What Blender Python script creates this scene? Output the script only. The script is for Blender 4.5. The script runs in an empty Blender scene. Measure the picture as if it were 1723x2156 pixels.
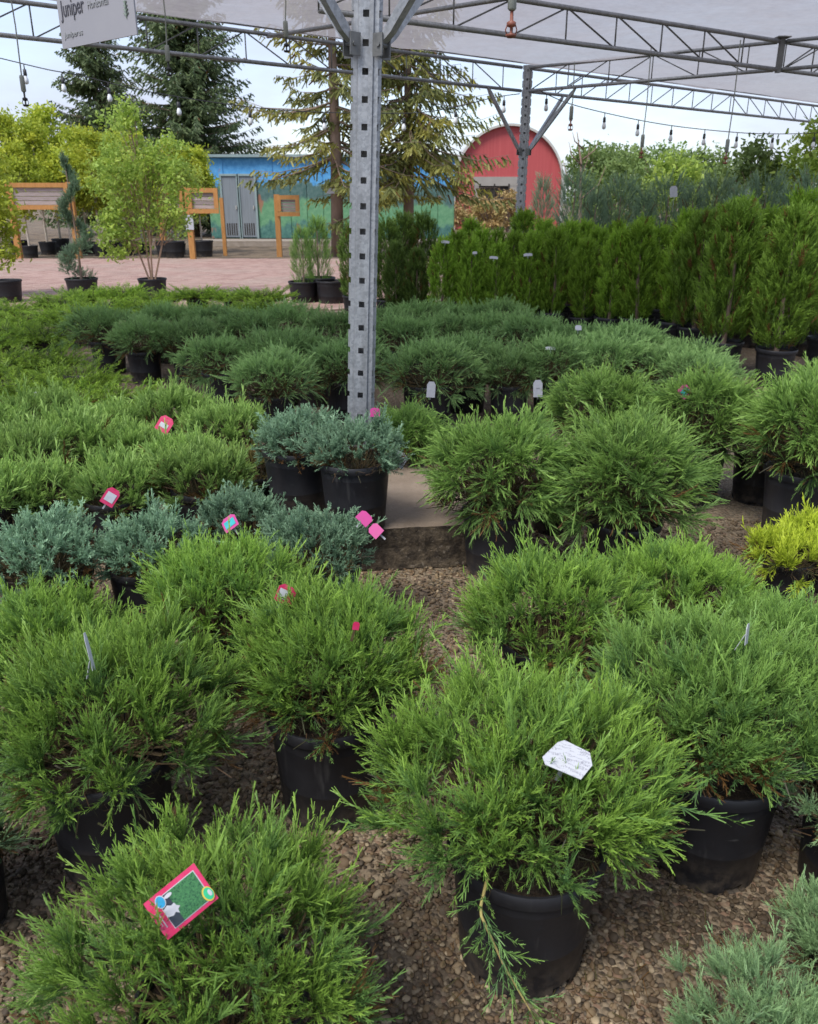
import bpy, math, random
import numpy as np
from mathutils import Vector, Matrix

R = math.radians
sc = bpy.context.scene
col = sc.collection

# ------------------------------------------------------------------ camera, sky, sun, exposure
EYE, PITCH = 1.5, R(20.9)
cam_data = bpy.data.cameras.new('camera')
cam = bpy.data.objects.new('camera', cam_data)
col.objects.link(cam)
cam.location = (0, 0, EYE)
cam.rotation_euler = (R(90) - PITCH, 0, 0)
cam_data.sensor_fit = 'HORIZONTAL'
cam_data.sensor_width = 36
cam_data.lens = 36
cam_data.clip_start = 0.05
cam_data.clip_end = 2000
cam_data.dof.use_dof = True
cam_data.dof.focus_distance = 2.4
cam_data.dof.aperture_fstop = 11
sc.camera = cam

SUN_EL, SUN_AZ = R(56), R(-140)          # soft high sun through thin cloud, from behind the viewer's left
world = bpy.data.worlds.new('World')
sc.world = world
world.use_nodes = True
wn, wl = world.node_tree.nodes, world.node_tree.links
wn.clear()
w_out = wn.new('ShaderNodeOutputWorld')
w_bg = wn.new('ShaderNodeBackground')
w_sky = wn.new('ShaderNodeTexSky')
w_sky.sky_type = 'NISHITA'
w_sky.sun_disc = False
w_sky.sun_elevation = SUN_EL
w_sky.sun_rotation = SUN_AZ
w_tc = wn.new('ShaderNodeTexCoord')
w_map = wn.new('ShaderNodeMapping')
w_map.inputs['Scale'].default_value = (1.0, 1.0, 3.2)
w_noise = wn.new('ShaderNodeTexNoise')
w_noise.inputs['Scale'].default_value = 2.6
w_noise.inputs['Detail'].default_value = 7
w_noise.inputs['Roughness'].default_value = 0.55
w_ramp = wn.new('ShaderNodeMapRange')
w_ramp.inputs['From Min'].default_value = 0.33
w_ramp.inputs['From Max'].default_value = 0.66
w_ramp.inputs['To Min'].default_value = 0.42
w_ramp.inputs['To Max'].default_value = 1.0
w_mix = wn.new('ShaderNodeMix')
w_mix.data_type = 'RGBA'
w_mix.inputs[7].default_value = (2.2, 2.35, 2.95, 1)      # thin bright cloud
wl.new(w_tc.outputs['Generated'], w_map.inputs['Vector'])
wl.new(w_map.outputs[0], w_noise.inputs['Vector'])
wl.new(w_noise.outputs['Fac'], w_ramp.inputs['Value'])
wl.new(w_ramp.outputs[0], w_mix.inputs[0])
wl.new(w_sky.outputs[0], w_mix.inputs[6])
wl.new(w_mix.outputs[2], w_bg.inputs['Color'])
w_bg.inputs['Strength'].default_value = 0.1
wl.new(w_bg.outputs[0], w_out.inputs['Surface'])

sun_data = bpy.data.lights.new('sun', 'SUN')
sun_data.energy = 1.3
sun_data.angle = R(24)
sun_data.color = (1.0, 0.96, 0.9)
sun = bpy.data.objects.new('sun', sun_data)
col.objects.link(sun)
sun.rotation_euler = (R(90) - SUN_EL, 0, math.pi - SUN_AZ)
sun.location = (0, 0, 20)

vs = sc.view_settings
vs.view_transform = 'Standard'
vs.look = 'None'
vs.exposure = 1.68
vs.gamma = 1
vs.use_curve_mapping = False
cy = sc.cycles
cy.use_denoising = True
cy.max_bounces = 5
cy.diffuse_bounces = 4
cy.glossy_bounces = 2
cy.transmission_bounces = 3
cy.transparent_max_bounces = 6
cy.caustics_reflective = False
cy.caustics_refractive = False

# ------------------------------------------------------------------ placing by sight lines of the survey
CP, SP = math.cos(PITCH), math.sin(PITCH)


def ray(u, v):
    x, y = (u - 861.5) / 1723.0, (1078 - v) / 1723.0
    return x, CP + y * SP, -SP + y * CP


def onz(u, v, z=0.0):
    x, y, d = ray(u, v)
    k = (z - EYE) / d
    return Vector((x * k, y * k, z))


def ony(u, v, Y):
    x, y, d = ray(u, v)
    k = Y / y
    return Vector((x * k, Y, EYE + d * k))


def gx(u, Y, z=0.0):
    return (u - 861.5) / 1723.0 * (Y * CP - (z - EYE) * SP)


def zat(v, Y):
    return ony(861.5, v, Y).z


# ------------------------------------------------------------------ materials
def nodes_of(name):
    m = bpy.data.materials.new(name)
    m.use_nodes = True
    n, l = m.node_tree.nodes, m.node_tree.links
    n.clear()
    return m, n, l


def mixc(n, l, fac, a, b, blend='MIX'):
    x = n.new('ShaderNodeMix')
    x.data_type = 'RGBA'
    x.blend_type = blend
    for sock, val in ((0, fac), (6, a), (7, b)):
        if isinstance(val, (int, float)):
            x.inputs[sock].default_value = val
        elif isinstance(val, tuple):
            x.inputs[sock].default_value = (*val[:3], 1)
        else:
            l.new(val, x.inputs[sock])
    return x.outputs[2]


def mrange(n, l, val, a, b, c=0.0, d=1.0):
    x = n.new('ShaderNodeMapRange')
    l.new(val, x.inputs['Value'])
    x.inputs['From Min'].default_value = a
    x.inputs['From Max'].default_value = b
    x.inputs['To Min'].default_value = c
    x.inputs['To Max'].default_value = d
    return x.outputs[0]


def noise(n, l, scale, detail=4, rough=0.55, stretch=None, coord='Object'):
    t = n.new('ShaderNodeTexCoord')
    x = n.new('ShaderNodeTexNoise')
    x.inputs['Scale'].default_value = scale
    x.inputs['Detail'].default_value = detail
    x.inputs['Roughness'].default_value = rough
    if stretch:
        mp = n.new('ShaderNodeMapping')
        mp.inputs['Scale'].default_value = stretch
        l.new(t.outputs[coord], mp.inputs['Vector'])
        l.new(mp.outputs[0], x.inputs['Vector'])
    else:
        l.new(t.outputs[coord], x.inputs['Vector'])
    return x.outputs['Fac']


def surf(name, c1, c2=None, scale=8.0, rough=0.6, bump=0.0, metal=0.0, spec=0.4, stretch=None, rvar=0.1, bscale=None, orand=0.0):
    m, n, l = nodes_of(name)
    o = n.new('ShaderNodeOutputMaterial')
    p = n.new('ShaderNodeBsdfPrincipled')
    f = noise(n, l, scale, 5, 0.6, stretch)
    fr = mrange(n, l, f, 0.3, 0.7)
    c = mixc(n, l, fr, c1, c2 if c2 else c1)
    if orand:
        oi = n.new('ShaderNodeObjectInfo')
        k = mrange(n, l, oi.outputs['Random'], 0, 1, 1 - orand, 1 + orand)
        hs = n.new('ShaderNodeHueSaturation')
        l.new(k, hs.inputs['Value'])
        l.new(c, hs.inputs['Color'])
        c = hs.outputs[0]
    l.new(c, p.inputs['Base Color'])
    l.new(mrange(n, l, f, 0.25, 0.75, max(0.02, rough - rvar), min(1, rough + rvar)), p.inputs['Roughness'])
    p.inputs['Metallic'].default_value = metal
    p.inputs['Specular IOR Level'].default_value = spec
    if bump:
        b = n.new('ShaderNodeBump')
        b.inputs['Strength'].default_value = bump
        b.inputs['Distance'].default_value = 0.02
        l.new(noise(n, l, bscale or scale * 3, 6, 0.65, stretch), b.inputs['Height'])
        l.new(b.outputs[0], p.inputs['Normal'])
    l.new(p.outputs[0], o.inputs['Surface'])
    return m


def leaf(name, base, tip, alt, dead=(0.16, 0.085, 0.03), deadfrac=0.02, transl=0.3, vary=0.16):
    """foliage: old growth to young tips along each spray, every spray of its own tone, the odd dead one"""
    m, n, l = nodes_of(name)
    o = n.new('ShaderNodeOutputMaterial')
    p = n.new('ShaderNodeBsdfPrincipled')
    tr = n.new('ShaderNodeBsdfTranslucent')
    mx = n.new('ShaderNodeMixShader')
    at = n.new('ShaderNodeAttribute'); at.attribute_name = 'tip'
    ar = n.new('ShaderNodeAttribute'); ar.attribute_name = 'tone'
    t = mrange(n, l, at.outputs['Fac'], 0.12, 0.9)
    c = mixc(n, l, t, base, tip)
    c = mixc(n, l, mrange(n, l, ar.outputs['Fac'], 0.3, 1.0, 0, 0.75), c, alt)
    c = mixc(n, l, mrange(n, l, ar.outputs['Fac'], 1 - deadfrac, 1 - deadfrac + 0.001), c, dead)
    oi = n.new('ShaderNodeObjectInfo')
    hs = n.new('ShaderNodeHueSaturation')
    l.new(mrange(n, l, oi.outputs['Random'], 0, 1, 1 - vary, 1 + vary), hs.inputs['Value'])
    l.new(c, hs.inputs['Color'])
    l.new(hs.outputs[0], p.inputs['Base Color'])
    l.new(hs.outputs[0], tr.inputs['Color'])
    p.inputs['Roughness'].default_value = 0.5
    p.inputs['Specular IOR Level'].default_value = 0.3
    mx.inputs[0].default_value = transl
    l.new(p.outputs[0], mx.inputs[1])
    l.new(tr.outputs[0], mx.inputs[2])
    l.new(mx.outputs[0], o.inputs['Surface'])
    return m


def pot_plastic(name, c1, c2):
    """black blow-moulded plastic with dust, splashes near the foot and fine scratches"""
    m, n, l = nodes_of(name)
    o = n.new('ShaderNodeOutputMaterial')
    p = n.new('ShaderNodeBsdfPrincipled')
    oi = n.new('ShaderNodeObjectInfo')
    tc = n.new('ShaderNodeTexCoord')
    ad = n.new('ShaderNodeVectorMath')
    l.new(tc.outputs['Object'], ad.inputs[0]); l.new(oi.outputs['Location'], ad.inputs[1])
    def nz(scale, detail, stretch=(1, 1, 1)):
        mp = n.new('ShaderNodeMapping'); mp.inputs['Scale'].default_value = stretch
        x = n.new('ShaderNodeTexNoise'); x.inputs['Scale'].default_value = scale; x.inputs['Detail'].default_value = detail
        x.inputs['Roughness'].default_value = .65
        l.new(ad.outputs[0], mp.inputs['Vector']); l.new(mp.outputs[0], x.inputs['Vector'])
        return x.outputs['Fac']
    c = mixc(n, l, nz(8, 5), c1, c2)
    sep = n.new('ShaderNodeSeparateXYZ'); l.new(tc.outputs['Object'], sep.inputs[0])
    splash = n.new('ShaderNodeMath'); splash.operation = 'MULTIPLY'
    l.new(mrange(n, l, sep.outputs['Z'], .12, .0), splash.inputs[0]); l.new(mrange(n, l, nz(26, 6), .42, .66), splash.inputs[1])
    c = mixc(n, l, splash.outputs[0], c, (0.10, 0.08, 0.06))
    c = mixc(n, l, mrange(n, l, nz(30, 4, (1, 1, .12)), .60, .78, 0, .5), c, (0.07, 0.068, 0.066))
    c = mixc(n, l, mrange(n, l, nz(120, 2, (.12, .12, 1)), .70, .78, 0, .5), c, (0.09, 0.088, 0.085))
    l.new(c, p.inputs['Base Color'])
    l.new(mrange(n, l, nz(14, 4), .3, .7, .38, .62), p.inputs['Roughness'])
    p.inputs['Specular IOR Level'].default_value = 0.4
    l.new(p.outputs[0], o.inputs['Surface'])
    return m


def galvanised():
    m, n, l = nodes_of('galvanised_steel')
    o = n.new('ShaderNodeOutputMaterial')
    p = n.new('ShaderNodeBsdfPrincipled')
    tc = n.new('ShaderNodeTexCoord')
    v = n.new('ShaderNodeTexVoronoi'); v.inputs['Scale'].default_value = 95
    l.new(tc.outputs['Object'], v.inputs['Vector'])
    sep = n.new('ShaderNodeSeparateColor'); l.new(v.outputs['Color'], sep.inputs[0])
    c = mixc(n, l, sep.outputs[0], (0.25, 0.265, 0.285), (0.36, 0.38, 0.405))
    c = mixc(n, l, mrange(n, l, noise(n, l, 28, 5, .6, (1, 1, .06)), .45, .68, 0, .55), c, (0.17, 0.175, 0.18))
    c = mixc(n, l, mrange(n, l, noise(n, l, 9, 6, .7), .52, .70, 0, .45), c, (0.46, 0.47, 0.49))
    c = mixc(n, l, mrange(n, l, noise(n, l, 20, 6, .7, (1, 1, .25)), .68, .76, 0, .55), c, (0.20, 0.115, 0.06))
    l.new(c, p.inputs['Base Color'])
    l.new(mrange(n, l, sep.outputs[1], 0, 1, .42, .62), p.inputs['Roughness'])
    p.inputs['Metallic'].default_value = .5
    l.new(p.outputs[0], o.inputs['Surface'])
    return m


def printed_card():
    m, n, l = nodes_of('printed_white_card')
    o = n.new('ShaderNodeOutputMaterial')
    p = n.new('ShaderNodeBsdfPrincipled')
    f = noise(n, l, 1.0, 2, .5, (700, 160, 1))
    g = noise(n, l, 1.0, 2, .5, (40, 150, 1))
    k = n.new('ShaderNodeMath'); k.operation = 'MULTIPLY'
    l.new(mrange(n, l, f, .47, .53), k.inputs[0]); l.new(mrange(n, l, g, .50, .54), k.inputs[1])
    c = mixc(n, l, k.outputs[0], (0.46, 0.47, 0.50), (0.26, 0.26, 0.29))
    l.new(c, p.inputs['Base Color'])
    p.inputs['Roughness'].default_value = .4
    l.new(p.outputs[0], o.inputs['Surface'])
    return m


M = {}
M['green'] = leaf('savin_green', (0.048, 0.108, 0.022), (0.295, 0.475, 0.078), (0.105, 0.23, 0.085))  # old-growth base darkened further to paint in shade between clumps, also below
M['green_deep'] = leaf('deep_green', (0.048, 0.108, 0.026), (0.265, 0.44, 0.095), (0.10, 0.22, 0.09))
M['mound_green'] = leaf('mound_green', (0.06, 0.125, 0.03), (0.275, 0.445, 0.095), (0.14, 0.27, 0.08))
M['sea'] = leaf('sea_green', (0.10, 0.18, 0.085), (0.30, 0.46, 0.20), (0.18, 0.30, 0.16))
M['blue'] = leaf('blue_rug', (0.075, 0.145, 0.085), (0.28, 0.44, 0.27), (0.16, 0.27, 0.165))
M['light'] = leaf('light_green', (0.08, 0.15, 0.04), (0.35, 0.53, 0.13), (0.19, 0.33, 0.10))
M['dark'] = leaf('dark_spreading', (0.07, 0.14, 0.05), (0.30, 0.48, 0.16), (0.17, 0.30, 0.12))
M['flat'] = leaf('flat_layered', (0.04, 0.10, 0.015), (0.27, 0.42, 0.045), (0.10, 0.21, 0.025))
M['gold'] = leaf('golden', (0.22, 0.30, 0.03), (0.54, 0.64, 0.06), (0.38, 0.49, 0.05))
M['brownish'] = leaf('winter_brown', (0.10, 0.10, 0.035), (0.22, 0.20, 0.06), (0.17, 0.11, 0.05), deadfrac=0.2)
M['inner'] = leaf('dead_inner_needles', (0.045, 0.04, 0.02), (0.05, 0.05, 0.02), (0.035, 0.05, 0.02), deadfrac=0.15, dead=(0.09, 0.055, 0.03), transl=.1)  # dead needles, kept dark to put shade into gaps between the shoots
M['thuja'] = leaf('arborvitae', (0.065, 0.135, 0.014), (0.31, 0.50, 0.055), (0.17, 0.30, 0.03), deadfrac=0.025)  # slim hedge colour raised to offset uneven light under the cloth
M['thuja_stout'] = leaf('arborvitae_stout', (0.055, 0.105, 0.014), (0.20, 0.33, 0.045), (0.12, 0.21, 0.028), deadfrac=0.05)  # arborvitae copy darkened to even out the light across the hedge
M['thuja_dark'] = leaf('arborvitae_dark', (0.045, 0.085, 0.02), (0.17, 0.27, 0.05), (0.10, 0.17, 0.035), deadfrac=0.04)
M['tan_leaf'] = leaf('tan_shrub', (0.30, 0.19, 0.07), (0.50, 0.36, 0.16), (0.34, 0.34, 0.12), deadfrac=0.001)
M['upright_blue'] = leaf('upright_blue', (0.10, 0.17, 0.10), (0.28, 0.41, 0.25), (0.18, 0.28, 0.18))
M['spruce'] = leaf('spruce', (0.055, 0.09, 0.035), (0.15, 0.20, 0.08), (0.10, 0.15, 0.07), vary=0.08)
M['spruce_old'] = leaf('spruce_yellowing', (0.10, 0.125, 0.04), (0.25, 0.27, 0.085), (0.42, 0.36, 0.05), deadfrac=0.03, vary=0.08)
M['birch'] = leaf('birch_leaf', (0.24, 0.33, 0.04), (0.48, 0.57, 0.07), (0.60, 0.60, 0.06), deadfrac=0.001, transl=0.45, vary=0.08)
M['clump_birch'] = leaf('clump_birch_leaf', (0.19, 0.30, 0.06), (0.38, 0.52, 0.10), (0.48, 0.57, 0.10), deadfrac=0.001, transl=0.45)
M['far_leaf'] = leaf('far_leaf', (0.11, 0.18, 0.05), (0.24, 0.33, 0.09), (0.17, 0.26, 0.09), deadfrac=0.001, transl=0.4)
M['bark'] = surf('bark', (0.19, 0.135, 0.10), (0.30, 0.215, 0.17), 6, 0.9, 0.8, stretch=(1, 1, .3))
M['twig'] = surf('twig', (0.07, 0.045, 0.025), (0.16, 0.12, 0.05), 30, 0.8)
M['young_twig'] = surf('young_twig', (0.45, 0.43, 0.12), (0.30, 0.20, 0.10), 9, 0.7)
M['pale_bark'] = surf('pale_bark', (0.62, 0.56, 0.48), (0.36, 0.30, 0.24), 9, 0.8)
M['birch_bark'] = surf('birch_bark', (0.40, 0.26, 0.18), (0.30, 0.2, 0.14), 9, 0.8)
M['soil'] = surf('potting_soil', (0.018, 0.012, 0.008), (0.06, 0.04, 0.025), 60, 0.95, 1.0, bscale=90)
M['pot'] = pot_plastic('black_plastic', (0.009, 0.009, 0.011), (0.016, 0.016, 0.019))
M['pot_grey'] = pot_plastic('worn_black_plastic', (0.020, 0.020, 0.025), (0.034, 0.033, 0.037))
M['printed_card'] = printed_card()
M['steel'] = galvanised()
M['steel_dark'] = surf('weathered_steel', (0.12, 0.125, 0.125), (0.19, 0.195, 0.195), 20, 0.55, 0.05, metal=0.4)
M['white'] = surf('white_card', (0.46, 0.47, 0.50), (0.36, 0.37, 0.41), 40, 0.45)
M['print_grey'] = surf('grey_print', (0.22, 0.22, 0.25), (0.30, 0.30, 0.33), 40, 0.5)
M['pink'] = surf('pink_card', (0.46, 0.012, 0.07), (0.52, 0.03, 0.12), 40, 0.3, spec=0.5)
M['magenta'] = surf('magenta_card', (0.50, 0.05, 0.24), (0.42, 0.05, 0.20), 40, 0.35)
M['photo_green'] = surf('printed_bush', (0.006, 0.045, 0.02), (0.05, 0.20, 0.06), 330, 0.3)
M['photo_dark'] = surf('printed_dark', (0.01, 0.015, 0.03), (0.03, 0.04, 0.05), 60, 0.3)
M['teal'] = surf('teal_print', (0.02, 0.30, 0.30), (0.05, 0.42, 0.48), 30, 0.35)
M['blue_print'] = surf('blue_print', (0.02, 0.28, 0.55), (0.01, 0.20, 0.30), 60, 0.35)
M['logo_green'] = surf('green_print', (0.02, 0.34, 0.14), (0.03, 0.44, 0.22), 60, 0.35)
M['gold_print'] = surf('gold_print', (0.55, 0.40, 0.05), (0.55, 0.40, 0.05), 60, 0.35)
M['red_print'] = surf('red_print', (0.55, 0.04, 0.03), (0.50, 0.05, 0.05), 60, 0.4)
M['sign_white'] = surf('sign_board', (0.26, 0.26, 0.285), (0.29, 0.29, 0.315), 3, 0.5)
M['sign_ink'] = surf('sign_ink', (0.06, 0.06, 0.075), None, 10, 0.6)
M['sign_ink_pale'] = surf('sign_ink_pale', (0.27, 0.28, 0.29), None, 10, 0.6)
M['sign_ink_green'] = surf('sign_ink_green', (0.20, 0.25, 0.21), None, 10, 0.6)
M['wood'] = surf('stained_timber', (0.34, 0.15, 0.04), (0.46, 0.23, 0.07), 5, 0.6, 0.2, stretch=(6, 6, 1))
M['grey_wood'] = surf('weathered_boards', (0.22, 0.175, 0.16), (0.36, 0.31, 0.295), 7, 0.8, 0.25, stretch=(.6, 4, 9), orand=0.25)
M['deck_wood'] = surf('deck_boards', (0.25, 0.21, 0.17), (0.34, 0.29, 0.25), 5, 0.85, 0.2, orand=0.15)
M['concrete_top'] = surf('concrete', (0.185, 0.14, 0.10), (0.285, 0.225, 0.17), 5, 0.9, 0.5, bscale=70)
M['dark_hole'] = surf('shadowed_room', (0.025, 0.022, 0.02), (0.05, 0.04, 0.035), 3, 0.9)  # near-black colour stands in for shade inside the doorway and vents
M['glass'] = surf('bulb_glass', (0.75, 0.78, 0.80), (0.70, 0.73, 0.76), 5, 0.1, spec=0.6)
M['socket'] = surf('black_socket', (0.02, 0.022, 0.026), (0.03, 0.03, 0.034), 20, 0.5)
M['tube_grey'] = surf('grey_tube', (0.22, 0.24, 0.22), (0.28, 0.30, 0.27), 20, 0.6)
M['brass'] = surf('brass_nozzle', (0.25, 0.08, 0.05), (0.18, 0.07, 0.05), 30, 0.5)
M['barn_red'] = surf('barn_red', (0.38, 0.06, 0.065), (0.45, 0.09, 0.09), 1.4, 0.65, 0.15, stretch=(8, 8, .3))
M['barn_trim'] = surf('barn_trim', (0.50, 0.49, 0.45), (0.42, 0.41, 0.38), 2, 0.6)
M['barn_roof'] = surf('barn_roof', (0.5, 0.5, 0.48), (0.42, 0.42, 0.4), 2, 0.45)
M['barn_grey'] = surf('barn_grey', (0.28, 0.26, 0.235), (0.33, 0.31, 0.28), 2, 0.7)
M['timber_pale'] = surf('pale_timber', (0.52, 0.32, 0.15), (0.62, 0.42, 0.22), 4, 0.8, orand=0.15)
M['door_grey'] = surf('door_grey', (0.17, 0.195, 0.22), (0.23, 0.26, 0.29), 3, 0.6, 0.1, stretch=(6, 1, .4))
M['door_trim'] = surf('door_trim', (0.22, 0.30, 0.31), (0.28, 0.36, 0.36), 3, 0.6)


def cloth_material():
    m, n, l = nodes_of('shade_cloth')
    o = n.new('ShaderNodeOutputMaterial')
    d = n.new('ShaderNodeBsdfDiffuse')
    t = n.new('ShaderNodeBsdfTranslucent')
    tp = n.new('ShaderNodeBsdfTransparent')
    a = n.new('ShaderNodeMixShader'); b = n.new('ShaderNodeMixShader')
    f = noise(n, l, 14, 5, 0.65, (1, 1, 1))
    c = mixc(n, l, mrange(n, l, f, .3, .7), (0.31, 0.29, 0.295), (0.375, 0.35, 0.355))
    l.new(c, d.inputs[0]); l.new(c, t.inputs[0])
    a.inputs[0].default_value = 0.62
    l.new(d.outputs[0], a.inputs[1]); l.new(t.outputs[0], a.inputs[2])
    l.new(mrange(n, l, noise(n, l, 5, 4, .6), .3, .7, .14, .24), b.inputs[0])
    l.new(a.outputs[0], b.inputs[1]); l.new(tp.outputs[0], b.inputs[2])
    l.new(b.outputs[0], o.inputs['Surface'])
    return m


def ground_material():
    m, n, l = nodes_of('gravel_ground')
    o = n.new('ShaderNodeOutputMaterial')
    p = n.new('ShaderNodeBsdfPrincipled')
    tc = n.new('ShaderNodeTexCoord')
    v = n.new('ShaderNodeTexVoronoi')
    v.inputs['Scale'].default_value = 70
    l.new(tc.outputs['Object'], v.inputs['Vector'])
    sep = n.new('ShaderNodeSeparateColor')
    l.new(v.outputs['Color'], sep.inputs[0])
    c = mixc(n, l, sep.outputs[0], (0.11, 0.08, 0.05), (0.27, 0.21, 0.14))
    c = mixc(n, l, mrange(n, l, sep.outputs[1], .6, 1), c, (0.18, 0.11, 0.07))
    f = noise(n, l, 1.3, 6, .62)
    c = mixc(n, l, mrange(n, l, f, .48, .62, 0, .85), c, (0.045, 0.032, 0.022))
    far = noise(n, l, 0.25, 4, .6)
    c = mixc(n, l, mrange(n, l, far, .5, .7, 0, .4), c, (0.20, 0.18, 0.12))
    l.new(c, p.inputs['Base Color'])
    p.inputs['Roughness'].default_value = 0.9
    b = n.new('ShaderNodeBump')
    b.inputs['Strength'].default_value = 1
    b.inputs['Distance'].default_value = 0.012
    l.new(mrange(n, l, v.outputs['Distance'], 0, .7, 1, 0), b.inputs['Height'])
    l.new(b.outputs[0], p.inputs['Normal'])
    l.new(p.outputs[0], o.inputs['Surface'])
    return m


def pebble_material():
    m, n, l = nodes_of('pea_gravel')
    o = n.new('ShaderNodeOutputMaterial')
    p = n.new('ShaderNodeBsdfPrincipled')
    oi = n.new('ShaderNodeObjectInfo')
    r = n.new('ShaderNodeValToRGB')
    r.color_ramp.interpolation = 'LINEAR'
    e = r.color_ramp.elements
    e[0].position, e[0].color = 0.0, (0.06, 0.045, 0.03, 1)
    e[1].position, e[1].color = 1.0, (0.42, 0.33, 0.21, 1)
    for pos, c in ((.2, (0.075, 0.048, 0.026, 1)), (.4, (0.19, 0.135, 0.075, 1)), (.55, (0.11, 0.066, 0.034, 1)), (.7, (0.24, 0.18, 0.11, 1)), (.85, (0.08, 0.062, 0.044, 1))):
        x = e.new(pos); x.color = c
    l.new(oi.outputs['Random'], r.inputs[0])
    g = n.new('ShaderNodeNewGeometry')
    f = n.new('ShaderNodeTexNoise')
    f.inputs['Scale'].default_value = 1.7
    f.inputs['Detail'].default_value = 4
    l.new(g.outputs['Position'], f.inputs['Vector'])
    c = mixc(n, l, mrange(n, l, f.outputs['Fac'], .42, .60, 0, .72), r.outputs[0], (0.045, 0.033, 0.021))
    l.new(c, p.inputs['Base Color'])
    p.inputs['Roughness'].default_value = 0.75
    p.inputs['Specular IOR Level'].default_value = 0.3
    l.new(p.outputs[0], o.inputs['Surface'])
    return m


def brick_material():
    m, n, l = nodes_of('clay_paver')
    o = n.new('ShaderNodeOutputMaterial')
    p = n.new('ShaderNodeBsdfPrincipled')
    g = n.new('ShaderNodeNewGeometry')
    oi = n.new('ShaderNodeObjectInfo')
    ad = n.new('ShaderNodeMath'); ad.operation = 'ADD'
    fr = n.new('ShaderNodeMath'); fr.operation = 'FRACT'
    l.new(g.outputs['Random Per Island'], ad.inputs[0]); l.new(oi.outputs['Random'], ad.inputs[1])
    l.new(ad.outputs[0], fr.inputs[0])
    c = mixc(n, l, fr.outputs[0], (0.25, 0.15, 0.125), (0.37, 0.25, 0.21))
    f = noise(n, l, 0.6, 5, .6)
    c = mixc(n, l, mrange(n, l, f, .45, .7, 0, .5), c, (0.31, 0.26, 0.215))
    l.new(c, p.inputs['Base Color'])
    p.inputs['Roughness'].default_value = 0.85
    l.new(p.outputs[0], o.inputs['Surface'])
    return m


def slab_side_material():
    m, n, l = nodes_of('mossy_aggregate')
    o = n.new('ShaderNodeOutputMaterial')
    p = n.new('ShaderNodeBsdfPrincipled')
    f = noise(n, l, 18, 6, .7)
    c = mixc(n, l, mrange(n, l, f, .4, .65), (0.035, 0.026, 0.018), (0.15, 0.115, 0.075))
    c = mixc(n, l, mrange(n, l, noise(n, l, 45, 3, .6), .6, .75), c, (0.26, 0.22, 0.17))
    l.new(c, p.inputs['Base Color'])
    p.inputs['Roughness'].default_value = 0.95
    b = n.new('ShaderNodeBump'); b.inputs['Strength'].default_value = 1; b.inputs['Distance'].default_value = .02
    l.new(noise(n, l, 40, 6, .7), b.inputs['Height']); l.new(b.outputs[0], p.inputs['Normal'])
    l.new(p.outputs[0], o.inputs['Surface'])
    return m


def mural_material(y0):
    """a painted landscape on the long wall: blue sky band, dark hills, bright meadow, teal undergrowth"""
    m, n, l = nodes_of('painted_mural')
    o = n.new('ShaderNodeOutputMaterial')
    p = n.new('ShaderNodeBsdfPrincipled')
    tc = n.new('ShaderNodeTexCoord')
    sep = n.new('ShaderNodeSeparateXYZ')
    l.new(tc.outputs['Object'], sep.inputs[0])
    big = noise(n, l, 0.75, 8, .72, (1, 1, .5))
    fine = mrange(n, l, noise(n, l, 7.0, 8, .75), .34, .66)
    ad = n.new('ShaderNodeMath'); ad.operation = 'MULTIPLY_ADD'
    l.new(big, ad.inputs[0]); ad.inputs[1].default_value = 1.7; l.new(sep.outputs['Z'], ad.inputs[2])
    z = ad.outputs[0]
    c = mixc(n, l, fine, (0.025, 0.11, 0.10), (0.10, 0.24, 0.20))
    c = mixc(n, l, mrange(n, l, z, 1.45, 1.6), c, mixc(n, l, fine, (0.08, 0.24, 0.12), (0.17, 0.36, 0.20)))
    c = mixc(n, l, mrange(n, l, z, 2.25, 2.4), c, mixc(n, l, fine, (0.03, 0.10, 0.09), (0.12, 0.20, 0.19)))
    c = mixc(n, l, mrange(n, l, z, 2.85, 2.95), c, mixc(n, l, fine, (0.04, 0.24, 0.56), (0.13, 0.42, 0.74)))
    spots = noise(n, l, 2.2, 2, .5, (1, 1, .5))
    c = mixc(n, l, mrange(n, l, spots, .68, .72, 0, .8), c, (0.34, 0.13, 0.08))
    l.new(c, p.inputs['Base Color'])
    p.inputs['Roughness'].default_value = 0.6
    l.new(p.outputs[0], o.inputs['Surface'])
    return m


M['cloth'] = cloth_material()
M['ground'] = ground_material()
M['pebble'] = pebble_material()
M['brick'] = brick_material()
M['sand'] = surf('joint_sand', (0.20, 0.155, 0.125), (0.26, 0.2, 0.165), 6, 0.95)
M['slab_side'] = slab_side_material()
M['mural'] = mural_material(0)


# ------------------------------------------------------------------ object helpers
def link(o, parent=None):
    col.objects.link(o)
    if parent is not None:
        o.parent = parent
    return o


def thing(name, label, cat, loc=(0, 0, 0), rz=0.0, group=None, scale=1.0):
    o = bpy.data.objects.new(name, None)
    o.empty_display_size = 0.1
    link(o)
    o.location = loc
    o.rotation_euler = (0, 0, rz)
    o.scale = (scale,) * 3 if isinstance(scale, (int, float)) else scale
    o['label'] = label
    o['category'] = cat
    if group:
        o['group'] = group
    return o


def ob(name, mesh, parent=None, loc=None):
    o = bpy.data.objects.new(name, mesh)
    link(o, parent)
    if loc is not None:
        o.location = loc
    return o


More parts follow.
